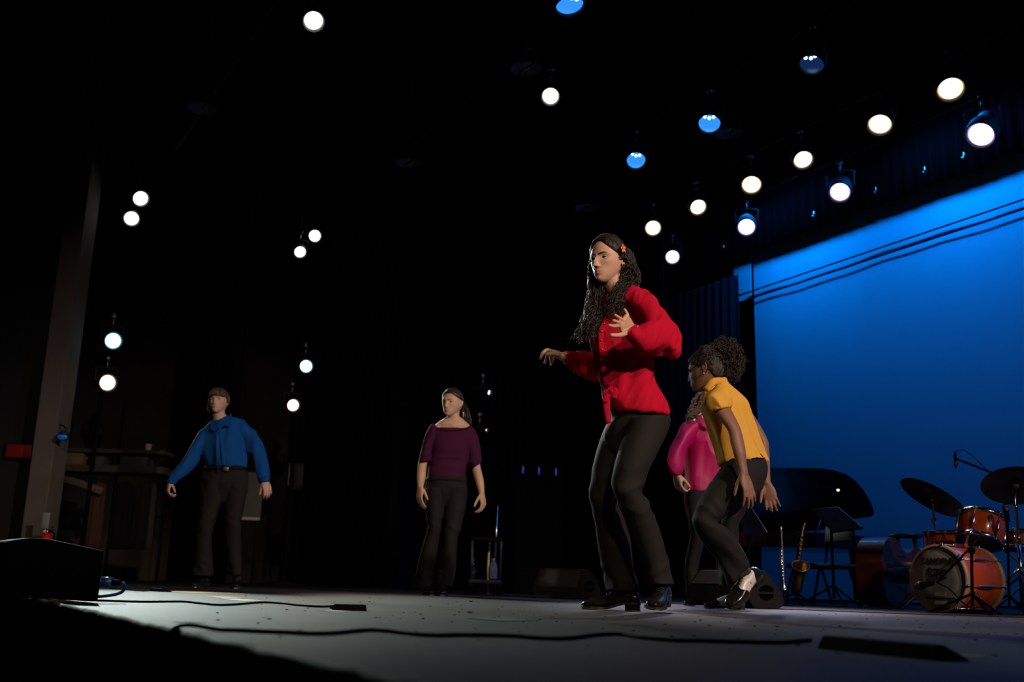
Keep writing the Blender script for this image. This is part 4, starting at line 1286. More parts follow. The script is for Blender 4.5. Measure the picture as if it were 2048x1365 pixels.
for k in range(90):
    az = RNG.uniform(-2.8, 2.8); el = RNG.uniform(0, 0.9)
    r0 = mag.H(np.array([0.078 * math.sin(az) * math.cos(el), 0.098 * math.cos(az) * math.cos(el) - .004, 0.118 * math.sin(el) + .01]))
    t = RNG.uniform(0, 1)
    if k % 2:
        path = [r0, mw(C_, RNG.uniform(345, 420), RNG.uniform(650, 740), -.05 + RNG.uniform(-.05, .05)), mw(C_, RNG.uniform(300, 400), RNG.uniform(740, 800), -.1), mw(C_, RNG.uniform(245, 360), RNG.uniform(810, 890), -.13 + RNG.uniform(-.02, .02))]
    else:
        path = [r0, mw(C_, RNG.uniform(560, 640), RNG.uniform(690, 740), .04), mw(C_, RNG.uniform(540, 640), RNG.uniform(800, 900), .02)]
    ex.append(lock(path, RNG.uniform(.004, .007), 0.009, 4, 4, 6))
mag.haircap(HAIR_BR, line, 0.014, 0.002, extra=ex)

# ------------------------------------------------------------------ dancer in purple
YP = 8.25
E_ = crop(800, 760, 3.033)
pur = Person(YP, E_(318, 140), YP, (-0.48, -0.87, -0.08), (0.02, 0.06, 1), (0.60, 0.37, 0.235), 'dancer in a purple top walking forward in the middle, head turned', hs=0.98, vox=0.0042, lip=(0.42, 0.16, 0.14), head_kw=dict(nose=0.85, jaw=0.24, wid=1.08))
P_T = [E_(205, 292, 420, 297, .02, .055), E_(180, 320, 448, 325, .02, .09), E_(186, 370, 435, 372, .02, .115), E_(190, 430, 416, 430, .01, .115), E_(182, 490, 410, 490, .01, .105), E_(170, 550, 404, 550, .01, .115), E_(164, 594, 403, 602, .01, .12)]
P_LL = [E_(150, 660, 275, 670, .0, .12), E_(150, 740, 268, 745, .0, .11), E_(160, 830, 262, 830, -.02, .09), E_(169, 905, 250, 900, -.03, .075), E_(152, 960, 241, 960, -.02, .075), E_(122, 1060, 226, 1060, .0, .08), E_(101, 1160, 213, 1160, .02, .085), E_(90, 1225, 209, 1225, .03, .092), E_(85, 1264, 204, 1264, .03, .095)]
P_LR = [E_(265, 660, 408, 665, .0, .12), E_(268, 745, 405, 740, .0, .11), E_(268, 830, 388, 830, -.04, .092), E_(266, 900, 368, 910, -.06, .08), E_(262, 960, 350, 960, -.06, .075), E_(256, 1040, 345, 1045, -.05, .078), E_(245, 1130, 341, 1130, -.04, .082), E_(230, 1200, 329, 1205, -.03, .088), E_(217, 1246, 319, 1256, -.03, .09)]
pwl = lambda x, y, d: W(*E_(x, y), YP + d)
pur.add(sil([E_(225, 268, 405, 280, .02, .05)] + inset(P_T, .84), YP, rnd=True), sil(inset(P_LL[:-1], .6), YP, rnd=True), sil(inset(P_LR[:-1], .6), YP, rnd=True))
# shoulders and collarbones
pur.add(tube([pwl(222, 300, .02), pwl(255, 280, .03), pwl(325, 255, .03), pwl(385, 283, .03), pwl(415, 306, .02)], [.034, .042, .056, .042, .034], 16, 4, rnd=True))
wl, wr_ = pwl(124, 648, -.05), pwl(496, 690, -.02)
pur.add(tube([pwl(200, 325, .02), pwl(160, 420, .01), pwl(137, 510, .0), pwl(129, 590, -.03), wl], [.036, .037, .036, .036, .024], 14, 4, rnd=True))
pur.add(tube([pwl(432, 325, .02), pwl(455, 430, .04), pwl(462, 530, .03), pwl(482, 610, .0), wr_], [.034, .036, .035, .034, .023], 14, 4, rnd=True))
pur.add(hand_parts(wl, pwl(115, 735, -.07) - wl, (0.7, 0.6, 0), 'R', curl=((18, 22, 15), (20, 24, 18), (22, 26, 20), (24, 28, 20)), spread=4, thumb=(25, 30)))
pur.add(hand_parts(wr_, pwl(508, 770, -.03) - wr_, (-0.8, 0.4, 0), 'L', curl=((30, 34, 22), (34, 36, 25), (36, 38, 25), (36, 38, 25)), spread=5, thumb=(30, 40)))
o_pur = pur.body(pwl(325, 285, .03), footbase(875, 1191, YP), neck_r=0.050)
HAIR_BK = mat('dark_straight_hair', (0.030, 0.020, 0.018), 0.36, 0, 0.5, bump=0.2, bscale=140, stretch=(1, 1, 0.2))
pur.face(HAIR_BK, gaze=(6, -8), brow=0.0028, lid=0.18)
PUR_M = mat('purple_jersey', (0.058, 0.011, 0.036), 0.75, 0, 0.05, bump=0.04, bscale=300)
psl = sil([E_(225, 290, 240, 400, .02, .06), E_(196, 264, 215, 420, .02, .075), E_(158, 330, 192, 440, .01, .072), E_(132, 420, 190, 465, .0, .07), E_(118, 485, 188, 482, .0, .066), E_(114, 505, 189, 492, .0, .066)], YP)
psr = sil([E_(400, 290, 395, 400, .02, .06), E_(432, 276, 415, 420, .03, .075), E_(468, 330, 412, 455, .04, .072), E_(486, 400, 410, 500, .04, .072), E_(494, 470, 418, 530, .04, .07), E_(494, 505, 434, 545, .04, .066)], YP)
vV, vF = garment([sil(P_T, YP, n=28, e=2.2), psl, psr], 0.0055, 4, 0.0, 20)
vV = folds(vV, vF, 0.008, 30, (1, 0, 0.1), np.exp(-((vV[:, 2] - 1.02) / 0.14) ** 2), 2.0)
vV = folds(vV, vF, 0.008, 18, (0.2, 0, 1), sstep(np.abs(vV[:, 0] - pwl(300, 400, 0)[0]), .12, .2), 2.5)
vV = relax(vV, vF, 1)
ptop = pur.part('top', (vV, vF), PUR_M)
nk = [pwl(x, y, d) for x, y, d in ((203, 280, .0), (228, 291, -.055), (275, 302, -.085), (325, 305, -.09), (380, 298, -.075), (428, 282, -.02), (425, 272, .06), (325, 266, .10), (212, 272, .06), (203, 280, .0))]
pur.part('neckline', tube(nk, 0.0038, 8, 4), PUR_M, ptop)
pelP = sil([E_(168, 570, 402, 575, .01, .105), E_(158, 610, 405, 615, .01, .115), E_(148, 670, 409, 675, .01, .12), E_(150, 720, 406, 720, .01, .10)], YP, rnd=True)
tV, tF = garment([pelP, sil(P_LL, YP), sil(P_LR, YP)], 0.006, 4, 0.008, 26, direction=(0.6, 0.3, -0.3), seed=12.4, mask=knee_mask([0.52, 0.85, 0.12], 0.07))
pur.part('trousers', (tV, tF), TROUSER_M)
pur.part('waistband', sil([E_(160, 592, 405, 598, .01, .122), E_(157, 618, 406, 622, .01, .120)], YP, n=30, m=2), TROUSER_M)
shoe(o_pur, footbase(850, 1187, YP + .06), footbase(864, 1190, YP - .20), EZ, SHOE_M)
shoe(o_pur, footbase(882, 1189, YP - .02), footbase(885, 1194, YP - .28), EZ, SHOE_M)
linep = lambda x, y, z: (z - 0.064 + 2.0 * np.maximum(-y - 0.02, 0) + 0.42 * np.maximum(0.078 - y, 0) + 0.45 * np.maximum(np.abs(x) - 0.03, 0))
ex = []
for k in range(46):
    j = RNG.normal(size=3) * .012
    ex.append(lock([pur.H([0.0, -0.098, 0.028]) + j * .4, pur.H([0.0, -0.135, 0.0]) + j, pwl(400 + RNG.uniform(-14, 14), 205, .07) + j, pwl(408 + RNG.uniform(-22, 20), 255 + RNG.uniform(-10, 22), .08) + j], RNG.uniform(.005, .008), 0.005, 2.2, 5, 6))
pur.haircap(HAIR_BK, linep, 0.011, 0.0009, extra=ex)
g = 1 if pur.HM[0, 0] > 0 else -1
pur.part('earring', ell(pur.H([g * 0.083, -0.004, -0.036]), 0.0055, sub=3), CHROME)

# ------------------------------------------------------------------ dancer in blue
YB = 9.1
F_ = crop(310, 760, 3.176)
blu = Person(YB, F_(405, 138), YB, (-0.10, -1.0, 0.05), (-0.06, 0.02, 1), (0.56, 0.33, 0.25), 'dancer in a blue shirt at the left with arms held out', hs=1.0, vox=0.0046, lip=(0.42, 0.16, 0.14), head_kw=dict(jaw=0.24, wid=1.08))
B_T = [F_(355, 268, 480, 235, .02, .06), F_(315, 300, 530, 250, .02, .09), F_(292, 345, 560, 310, .02, .12), F_(290, 420, 565, 405, .01, .13), F_(303, 490, 578, 480, .01, .13), F_(318, 535, 586, 535, .01, .13), F_(322, 556, 580, 558, .01, .125)]
B_LL = [F_(292, 640, 440, 650, .0, .12), F_(285, 740, 436, 745, .0, .115), F_(275, 840, 402, 840, -.01, .098), F_(262, 940, 372, 940, -.02, .085), F_(255, 1010, 363, 1010, .0, .085), F_(256, 1100, 365, 1100, .02, .088), F_(240, 1200, 370, 1200, .03, .095), F_(226, 1248, 368, 1252, .03, .10)]
B_LR = [F_(432, 640, 594, 640, .0, .12), F_(435, 745, 582, 740, .0, .115), F_(440, 840, 560, 840, -.02, .098), F_(440, 930, 546, 930, -.03, .085), F_(440, 1010, 546, 1015, -.01, .085), F_(450, 1100, 550, 1100, .01, .085), F_(460, 1180, 552, 1190, .02, .088), F_(468, 1240, 548, 1242, .02, .09)]
bw = lambda x, y, d: W(*F_(x, y), YB + d)
blu.add(sil(inset(B_T, .8), YB, rnd=True), sil(inset(B_LL[:-1], .6), YB, rnd=True), sil(inset(B_LR[:-1], .6), YB, rnd=True))
wl, wr_ = bw(96, 645, -.12), bw(698, 642, -.06)
blu.add(tube([bw(320, 340, .02), bw(210, 500, -.04), wl], [.036, .032, .025], 14, 5, rnd=True), tube([bw(540, 300, .02), bw(658, 465, .02), wr_], [.036, .030, .025], 14, 5, rnd=True))
blu.add(hand_parts(wl, bw(82, 700, -.14) - wl, (0.6, 0.5, 0.3), 'R', curl=((35, 55, 35), (40, 55, 35), (42, 55, 35), (45, 55, 35)), spread=3, thumb=(30, 35)))
blu.add(hand_parts(wr_, bw(716, 705, -.08) - wr_, (-0.5, 0.8, 0), 'L', curl=((25, 35, 25), (28, 38, 25), (30, 38, 25), (30, 38, 25)), spread=6, thumb=(30, 35)))
o_blu = blu.body(bw(420, 275, .03), footbase(430, 1173, YB), neck_r=0.055)
HAIR_LB = mat('short_brown_hair', (0.055, 0.030, 0.018), 0.5, 0, 0.4, bump=0.2, bscale=120, stretch=(1, 1, 0.25))
blu.face(HAIR_LB, gaze=(10, 4), brow=0.0028, lid=0.25)
BLU_M = mat('blue_cotton', (0.007, 0.068, 0.26), 0.75, 0, 0.05, bump=0.06, bscale=220)
bsl = sil([F_(330, 300, 360, 450, .02, .085), F_(285, 318, 302, 465, .01, .085), F_(235, 397, 282, 520, -.02, .08), F_(180, 488, 232, 572, -.06, .072), F_(122, 572, 175, 618, -.10, .062), F_(88, 618, 142, 645, -.115, .05), F_(68, 640, 127, 664, -.12, .042)], YB)
bsr = sil([F_(500, 260, 520, 420, .02, .085), F_(575, 262, 548, 400, .02, .085), F_(640, 340, 582, 455, .02, .08), F_(686, 425, 606, 490, .02, .075), F_(710, 515, 628, 535, .0, .068), F_(722, 590, 650, 595, -.03, .058), F_(730, 640, 664, 652, -.055, .045)], YB)
vV, vF = garment([sil(B_T, YB, n=28, e=2.2), bsl, bsr], 0.006, 2, 0.024, 18, direction=(0.1, 0.1, 1), seed=14.0)
bshirt = blu.part('shirt', (vV, vF), BLU_M)
for poly in (((374, 250, .0), (356, 272, -.05), (352, 315, -.10), (378, 330, -.125), (397, 308, -.125), (384, 275, -.07)), ((484, 214, .01), (490, 245, -.04), (470, 297, -.10), (440, 292, -.13), (408, 318, -.132), (402, 304, -.12), (438, 255, -.06))):
    blu.part('collar', prism([bw(x, y, d - .01) for x, y, d in poly], (0, .009, 0)), BLU_M, bshirt, auto=30)
pts = [onsurf(vV, *F_(x, y), YB - .12, .003) for x, y in ((412, 325), (420, 380), (428, 440), (433, 500), (436, 545))]
blu.part('placket', tube(pts, [(.016, .004)] * 5, 10, 4, side=(1, 0, 0)), BLU_M, bshirt)
for k in range(4):
    blu.part('button', ell(crs(np.array(pts), 4)[2 + 4 * k] - np.array([0, .004, 0]), (.006, .003, .006), sub=2), mat('blue_button', (0.01, 0.05, 0.16), 0.3, var=.1), bshirt)
for sp in ([F_(72, 634, 130, 660, -.118, .045), F_(62, 648, 122, 672, -.122, .044)], [F_(728, 610, 655, 622, -.045, .05), F_(731, 645, 664, 656, -.056, .048)]):
    blu.part('cuff', sil(sp, YB, m=2), BLU_M, bshirt)
pelB = sil([F_(325, 560, 578, 560, .01, .11), F_(305, 600, 590, 600, .01, .125), F_(292, 650, 595, 650, .01, .13), F_(288, 720, 588, 720, .01, .11)], YB, rnd=True)
tV, tF = garment([pelB, sil(B_LL, YB), sil(B_LR, YB)], 0.0065, 4, 0.010, 22, direction=(0.5, 0.3, -0.4), seed=16.4, mask=knee_mask([0.55, 0.9, 0.15], 0.09))
blu.part('trousers', (tV, tF), mat('black_suiting', (0.018, 0.015, 0.014), 0.85, 0, 0.12, bump=0.06, bscale=200))
belt = blu.part('belt', sil([F_(314, 553, 584, 553, .01, .133), F_(314, 578, 584, 578, .01, .133)], YB, n=36, m=2), mat('black_leather', (0.008, 0.008, 0.008), 0.7, 0, 0.1, var=.1))
blu.part('buckle', box(bw(450, 566, -.135), (.045, .008, .036), bev=.004), STEEL, belt)
blu.part('belt_loop', box(bw(402, 566, -.13), (.014, .012, .045), bev=.002), _m['black_suiting'], belt)
shoe(o_blu, footbase(416, 1168, YB + .08), footbase(386, 1173, YB - .14), EZ, SHOE_M)
shoe(o_blu, footbase(473, 1170, YB + .10), footbase(472, 1175, YB - .15), EZ, SHOE_M)
lineb = lambda x, y, z: (z - 0.050 + 2.4 * np.maximum(-y - 0.0, 0) + 0.55 * np.maximum(0.078 - y, 0) + 0.55 * np.maximum(np.abs(x) - 0.045, 0))
ex = []
for k in range(220):
    az = RNG.uniform(-1.15, 1.15); t = RNG.uniform(-1, 1)
    root = np.array([0.05 * math.sin(az * 1.2), 0.055 * math.cos(az), 0.112])
    mid = np.array([0.075 * math.sin(az), 0.102 * math.cos(az), 0.080])
    end = np.array([0.077 * math.sin(az), 0.106 * math.cos(az), 0.036 - 0.012 * abs(math.sin(az)) + RNG.uniform(-.006, .008)])
    ex.append(lock([blu.H(root), blu.H(mid), blu.H(end)], RNG.uniform(.0025, .004), .0012, 1.2, 4, 5, taper=.4))
for k in range(300):
    g = -1 if k % 2 else 1
    lng = g * blu.HM[0, 0] < 0
    az = g * RNG.uniform(0.95 if lng else 1.3, 3.1)
    low = -0.088 if lng else -0.012
    root = np.array([0.05 * math.sin(az), 0.06 * math.cos(az) - .01, 0.105])
    mid = np.array([0.086 * math.sin(az), 0.108 * math.cos(az) - .008, 0.045])
    end = np.array([(0.102 if lng else .086) * math.sin(az), 0.108 * math.cos(az) - .012, low + RNG.uniform(-.014, .012)])
    ex.append(lock([blu.H(root), blu.H(mid), blu.H(end)], RNG.uniform(.003, .005), .002, 1.2, 4, 6, taper=.5))
blu.haircap(HAIR_LB, lineb, 0.008, 0.0018, extra=ex)

# ================================================================== BAND
G_ = crop(1540, 860, 3.413); H_ = crop(1800, 920, 4.266); I_ = crop(1500, 920, 4.267); K_ = crop(0, 840, 3.412); N_ = crop(900, 980, 5.934)
DS_ = crop(0, 1140, 2.0); DT_ = crop(1024, 1140, 2.0)
ORANGE = mat('orange_lacquer', (0.66, 0.085, 0.014), 0.25, 0, 0.5, var=0.06, vscale=3, coat=0.4)
DHEAD = mat('grey_drum_head', (0.30, 0.30, 0.29), 0.55, 0, 0.4, bump=0.03, bscale=30)
CLEARH = mat('brown_drum_head', (0.20, 0.12, 0.10), 0.4, bump=0.02)
HOOPW = mat('pale_wood_hoop', (0.52, 0.36, 0.22), 0.4, var=0.15, vscale=20)
BRONZE = mat('dark_bronze', (0.065, 0.045, 0.035), 0.45, 0.6, bump=0.08, bscale=90, var=0.2)
PIANO_M = mat('piano_black', (0.004, 0.004, 0.005), 0.15, 0, 0.5, var=0.05)
BLACKWOOD = mat('black_wood', (0.012, 0.011, 0.011), 0.45, var=0.15)
GRIPT = mat('black_ink', (0.012, 0.012, 0.012), 0.7, var=0.05)


def drum(name, label, c, axis, r, h, shell_m, lugs=8, head_front=DHEAD, head_back=CLEARH, hoop_m=CHROME, group=None, parent=None):
    """c: centre of the first head; axis: from it to the other head"""
    M = frame(axis)
    root = empty(name, (c[0], c[1], 0), label, 'drum', group)
    obj('shell', lathe([(r * .97, 0.012), (r * .985, 0.016), (r * .985, h - .016), (r * .97, h - .012)], 40, c, M, caps=False), shell_m, root)
    obj('drum_head', lathe([(0.001, -0.002), (r * .5, -0.002), (r * .965, 0.0), (r * .985, 0.012)], 40, c, M, caps=False), head_front, root)
    obj('drum_head', lathe([(0.001, h + .002), (r * .965, h), (r * .985, h - .012)], 40, c, M, caps=False), head_back, root)
    for z0 in (-0.006, h - 0.022):
        obj('hoop', lathe([(r * .965, z0), (r * 1.03, z0), (r * 1.03, z0 + .028), (r * .985, z0 + .028)], 40, c, M, caps=False), hoop_m if z0 < 0 or hoop_m is CHROME else hoop_m, root)
    for k in range(lugs):
        t = 2 * math.pi * k / lugs + 0.2
        p = lambda z, rr=1.04: c + M @ np.array([r * rr * math.cos(t), r * rr * math.sin(t), z])
        lg = obj('lug', tube([p(h * .28), p(h * .36, 1.055), p(h * .5, 1.06), p(h * .64, 1.055), p(h * .72)], [.006, .009, .010, .009, .006], 8, 2), CHROME, root)
        obj('tension_rod', rod(p(-0.008, 1.045), p(h + .008, 1.045), 0.003, 6), CHROME, lg)
        obj('claw', ell(p(0.0, 1.04), (.011, .011, .011), sub=2), CHROME, lg); obj('claw', ell(p(h, 1.04), (.011, .011, .011), sub=2), CHROME, lg)
    return root, M


def tripod(root, base, h, spread, m, r=0.008):
    base = np.asarray(base, float)
    for k in range(3):
        t = k * 2.094 + 0.5
        e = base + np.array([spread * math.cos(t), spread * math.sin(t), 0.010])
        obj('leg', tube([base + EZ * h, (base + EZ * h) * .5 + e * .5, e], [r, r, r], 8, 3), m, root)
        obj('foot', ell(e, (.014, .014, .010), sub=2), RUBBER, root)


# bass drum
bc = np.array(W(1877, 1163, 6.52)); RB = 0.203; bc[2] = RB + 0.006
bd, BM = drum('bass_drum', 'orange bass drum lying on its side with a grey lettered front head', bc, UX, RB, 0.36, ORANGE, 8, hoop_m=HOOPW, group='drum kit')
FRM = np.stack([-AX, EZ, -UX], 1)                 # text plane: x to the right, y up, z towards the audience


def sign_text(body, c, size, m, parent, name='lettering', rot=0.0, ext=0.0008, bold=0.0):
    cu = bpy.data.curves.new(name, 'FONT'); cu.body = body; cu.size = size; cu.align_x = 'CENTER'; cu.align_y = 'CENTER'; cu.extrude = ext; cu.offset = bold
    to = bpy.data.objects.new('tmp_text', cu); col.objects.link(to)
    me = bpy.data.meshes.new_from_object(to.evaluated_get(bpy.context.evaluated_depsgraph_get()))
    V = np.array([v.co[:] for v in me.vertices]); F = [tuple(p.vertices) for p in me.polygons]
    bpy.data.objects.remove(to); bpy.data.curves.remove(cu); bpy.data.meshes.remove(me)
    Rz = np.array([[math.cos(rot), -math.sin(rot), 0], [math.sin(rot), math.cos(rot), 0], [0, 0, 1]])
    return obj(name, (V @ (FRM @ Rz).T + np.asarray(c, float), F), m, parent, smooth=False)


hp = lambda x, y: bc - AX * x + EZ * y - UX * 0.004
sign_text('CANOPUS', hp(0.0, 0.105), 0.052, GRIPT, bd, bold=0.001)
sign_text('RTC', hp(-0.005, 0.03), 0.075, GRIPT, bd, rot=-0.12, bold=0.001)
for yy in (-0.095, -0.145):
    obj('tape_patch', prism([hp(-0.03, yy - .011), hp(0.05, yy - .011), hp(0.05, yy + .011), hp(-0.03, yy + .011)], -UX * .001), mat('white_tape', (0.55, 0.53, 0.5), 0.7, var=.1), bd, smooth=False)
obj('tape_strip', prism([hp(-0.09, -0.124), hp(0.12, -0.124), hp(0.12, -0.115), hp(-0.09, -0.115)], -UX * .0015), GRIPT, bd, smooth=False)
for s in (-1, 1):
    a = bc + UX * .10 + AX * s * RB * .85 - EZ * .05
    e = bc + UX * .02 + AX * s * (RB + .11); e[2] = 0.008
    obj('spur', tube([a, (a + e) / 2, e], [.009, .008, .006], 8, 2), CHROME, bd)
# rack tom, on its mount
tax = nrm(EZ + 0.42 * UX + 0.05 * AX)
tc_ = np.array(W(1958, 1086, 6.78))
tm, TM = drum('rack_tom', 'small orange tom tilted above the bass drum', tc_, tax, 0.140, 0.185, ORANGE, 6, head_front=CLEARH, head_back=DHEAD, group='drum kit')
obj('mount', tube([tc_ + UX * .02 - AX * .05 + EZ * .03, bc + UX * .22 + EZ * (RB + .10) - AX * .10, bc + UX * .2 + EZ * (RB - .005) - AX * .06], .011, 10, 4), CHROME, tm)
obj('badge', ell(tc_ + TM @ np.array([0, 0, 0.10]) - np.array([0.085, 0.105, -0.0]), (.016, .004, .012), sub=2), mat('green_badge', (0.05, 0.07, 0.04), .3, .5, var=.1), tm)
# floor tom behind, snare at the right
fc_ = np.array(W(1903, 1108, 7.35)); fc_[2] = 0.20
ft, _x = drum('floor_tom', 'red-brown floor tom with chrome lugs behind the bass drum', fc_, EZ, 0.170, 0.345, ORANGE, 8, group='drum kit', head_front=CLEARH)
for k in range(3):
    t = k * 2.1 + .4; p = fc_ + np.array([.182 * math.cos(t), .182 * math.sin(t), 0])
    obj('leg', tube([p + EZ * .22, p - EZ * .08, np.array([p[0] * 1.004, p[1], 0.008])], .006, 8, 3), CHROME, ft)
sn_ = np.array(W(2052, 1100, 6.95))
sn, _x = drum('snare_drum', 'orange snare drum at the right edge on a chrome stand', sn_, nrm(EZ + .06 * UX), 0.165, 0.115, ORANGE, 8, group='drum kit', head_front=CLEARH)
obj('stand_post', rod((sn_[0], sn_[1], .2), sn_ - EZ * .01, .012, 10), CHROME, sn)
for k in range(3):
    t = k * 2.094
    obj('basket_arm', tube([sn_ - EZ * .12, sn_ + np.array([.1 * math.cos(t), .1 * math.sin(t), -.06]), sn_ + np.array([.165 * math.cos(t), .165 * math.sin(t), .0])], .006, 8, 3), CHROME, sn)
tripod(sn, (sn_[0], sn_[1], 0), .22, .24, CHROME)


def cymbal(c, nv, r, label, pole_foot, boom=None):
    M = frame(nv)
    c = np.asarray(c, float); pf = np.asarray(pole_foot, float)
    root = empty('cymbal', (pf[0], pf[1], 0), label, 'cymbal', 'drum kit')
    obj('disc', lathe([(.008, .026), (r * .10, .024), (r * .16, .010), (r * .5, .004), (r * .98, -.010), (r, -.0105), (r * .98, -.012), (r * .5, .002), (r * .16, .008), (r * .10, .021), (.008, .023)], 48, c, M, caps=False), BRONZE, root)
    obj('felt', lathe([(.018, -.018), (.02, 0), (.018, .012)], 14, c, M), mat('grey_felt', (.15, .15, .15), .9, var=.1), root)
    obj('wing_nut', join(lathe([(.008, .02), (.008, .045)], 12, c, M), ell(c + M @ np.array([0, 0, .045]), (.02, .006, .008), sub=2)), CHROME, root)
    top = c + M @ np.array([0, 0, -.02])
    kn = np.array([pf[0], pf[1], top[2] - 0.10])
    obj('stand_post', tube([top, kn, (pf[0], pf[1], .48), (pf[0], pf[1], .12)], [.006, .008, .009, .009], 10, 3), CHROME, root)
    obj('stand_tube', rod((pf[0], pf[1], .46), (pf[0], pf[1], .06), .013, 10), CHROME, root)
    obj('collar', lathe([(.017, 0), (.02, .01), (.02, .035), (.017, .045)], 14, (pf[0], pf[1], .45)), CHROME, root)
    obj('collar', lathe([(.014, 0), (.017, .01), (.017, .03), (.014, .04)], 14, kn - EZ * .06), CHROME, root)
    tripod(root, (pf[0], pf[1], 0), .30, .27, CHROME)
    return root


vd = nrm(np.array([.38, .92, 0.0]))
c1 = W(1867, 994, 7.15); f1 = W(1872, 1100, 7.28)
cymbal(c1, .96 * nrm([.46, -.19, .87]) + .27 * vd, 0.235, 'thin bronze cymbal tilted steeply above the left of the drum kit', f1)
c2 = W(2032, 970, 6.75); f2 = W(2038, 1100, 6.70)
cymbal(c2, .86 * EZ + .50 * vd, 0.215, 'dark cymbal cut off by the right edge of the picture', f2)


def mic_head(root, p, d, L=.11, r=.014):
    M = frame(d)
    m = obj('microphone', lathe([(.006, 0), (r * .8, .008), (r * .85, L * .55), (r * 1.1, L * .62), (r * 1.15, L * .8), (r * .8, L * .95), (.001, L)], 16, p, M, caps=False), RUBBER, root)
    obj('grille', lathe([(r * 1.13, L * .62), (r * 1.2, L * .75), (r * 1.0, L * .9), (.001, L * 1.01)], 16, p, M, caps=False), mat('mic_mesh', (.10, .10, .10), .4, .7, bump=.3, bscale=400), m)
    return m


# short boom stand in front of the bass drum
mb = footbase(1946, 1226, 6.25)
ks = empty('microphone_stand', mb, 'short boom stand holding a microphone at the bass drum head', 'microphone stand', 'microphone stands at the drums')
jt = W(1943, 1102, 6.25); tipm = np.array(W(1874, 1166, 6.30)); bk = W(1964, 1072, 6.28)
obj('post', rod(mb + EZ * .05, jt, .009, 10), RUBBER, ks)
obj('boom_arm', rod(bk, tipm, .007, 8), RUBBER, ks)
obj('clutch', ell(jt, (.022, .022, .024), sub=3), RUBBER, ks)
mic_head(ks, tipm + np.array([-.02, .0, .0]), nrm(np.array([-.4, .6, -.15])), .13, .022)
tripod(ks, mb, .12, .24, RUBBER)
obj('cable', tube([tipm, W(1900, 1180, 6.3), W(1930, 1210, 6.3), mb + EZ * .02 + np.array([.05, 0, 0])], .004, 6, 5), RUBBER, ks)
# straight stand
m2 = footbase(2019, 1222, 6.55)
s2 = empty('microphone_stand', m2, 'straight black microphone stand between the tom and the right edge', 'microphone stand', 'microphone stands at the drums')
tp2 = W(2015, 1046, 6.55)
obj('post', rod(m2 + EZ * .04, tp2, .008, 10), RUBBER, s2); tripod(s2, m2, .12, .22, RUBBER); mic_head(s2, tp2, (-.05, 0, 1), .12, .018)
# overhead
m3 = footbase(2044, 1216, 7.5)
s3 = empty('microphone_stand', m3, 'tall overhead boom stand with a slim microphone against the blue backdrop', 'microphone stand', 'microphone stands at the drums')
jt = W(2030, 968, 7.5)
obj('post', rod(m3 + EZ * .04, jt, .010, 10), RUBBER, s3)
tipo = W(1912, 919, 7.5)
obj('boom_arm', tube([jt, W(1985, 947, 7.5), W(1917, 920, 7.5), tipo], .008, 8, 2), RUBBER, s3)
mic_head(s3, W(1910, 905, 7.5), W(1912, 938, 7.5) - W(1910, 905, 7.5), .115, .012)
obj('cable', tube([W(1910, 903, 7.5), W(1930, 902, 7.5), W(1955, 922, 7.5), W(1978, 945, 7.5)], .003, 6, 4), RUBBER, s3)
tripod(s3, m3, .25, .3, RUBBER)

# stool
st = footbase(1820, 1216, 9.0)
so = empty('stool', st, 'black wooden bar stool beside the drum kit', 'stool')
sth = W(1820, 1070, 9.0)[2]
obj('seat', lathe([(.001, sth - .03), (.125, sth - .03), (.142, sth - .018), (.142, sth), (.13, sth + .006), (.001, sth + .004)], 32, (st[0], st[1], 0), caps=False), BLACKWOOD, so)
for k in range(4):
    t = k * math.pi / 2 + .35
    a = st + np.array([.10 * math.cos(t), .10 * math.sin(t), sth - .03]); b = st + np.array([.17 * math.cos(t), .17 * math.sin(t), .005])
    obj('leg', rod(b, a, .013, 10, .016), BLACKWOOD, so)
    t2 = t + math.pi / 2
    zz = .22 if k % 2 else .30
    f = .17 - .07 * zz / sth
    obj('rung', rod(st + np.array([f * math.cos(t), f * math.sin(t), zz]), st + np.array([f * math.cos(t2), f * math.sin(t2), zz]), .008, 8), BLACKWOOD, so)

# double bass lying on its side
dl = nrm(np.array([.62, .78, 0])); dn = np.array([dl[1], -dl[0], 0]); d0 = footbase(1742, 1217, 7.75)
d0[2] = 0.01
db = empty('double_bass', d0, 'red-brown double bass lying on its side between chair and drums', 'double bass')
VARN = mat('red_brown_varnish', (0.10, 0.016, 0.008), 0.4, 0, 0.3, var=0.3, vscale=5, coat=0.3)
prof = [(0.0, .08), (.03, .16), (.10, .225), (.22, .258), (.34, .24), (.44, .18), (.52, .152), (.60, .16), (.67, .19), (.76, .205), (.86, .19), (.94, .13), (.99, .06)]
pr = crs(np.array(prof), 4)
zc = .26
outl = [(s, zc + w) for s, w in pr] + [(s, zc - w) for s, w in pr[::-1]]
P0 = [d0 + dl * s * 1.1 + EZ * (z - .0) - dn * .10 for s, z in outl]
nO = len(P0); hN = nO // 2
V = np.array(P0 + [p + dn * .20 for p in P0])
F = [(i, (i + 1) % nO, nO + (i + 1) % nO, nO + i) for i in range(nO)]
for i in range(hN - 1):
    a, b, c, d = i, i + 1, nO - 2 - i, nO - 1 - i
    F.append((a, b, c, d)); F.append((nO + a, nO + d, nO + c, nO + b))
obj('body', (V, F), VARN, db, auto=40)
up = lambda s, z, n_: d0 + dl * s * 1.1 + EZ * (zc + z) + dn * n_
obj('fingerboard', tube([up(.62, 0, .15), up(1.0, 0, .14), up(1.42, 0, .12)], [(.05, .015), (.04, .014), (.03, .012)], 10, 3, side=EZ), BLACKWOOD, db)
obj('neck', tube([up(.96, 0, .07), up(1.05, 0, .11), up(1.44, 0, .10)], [(.05, .05), (.028, .022), (.024, .02)], 12, 3, side=EZ), VARN, db)
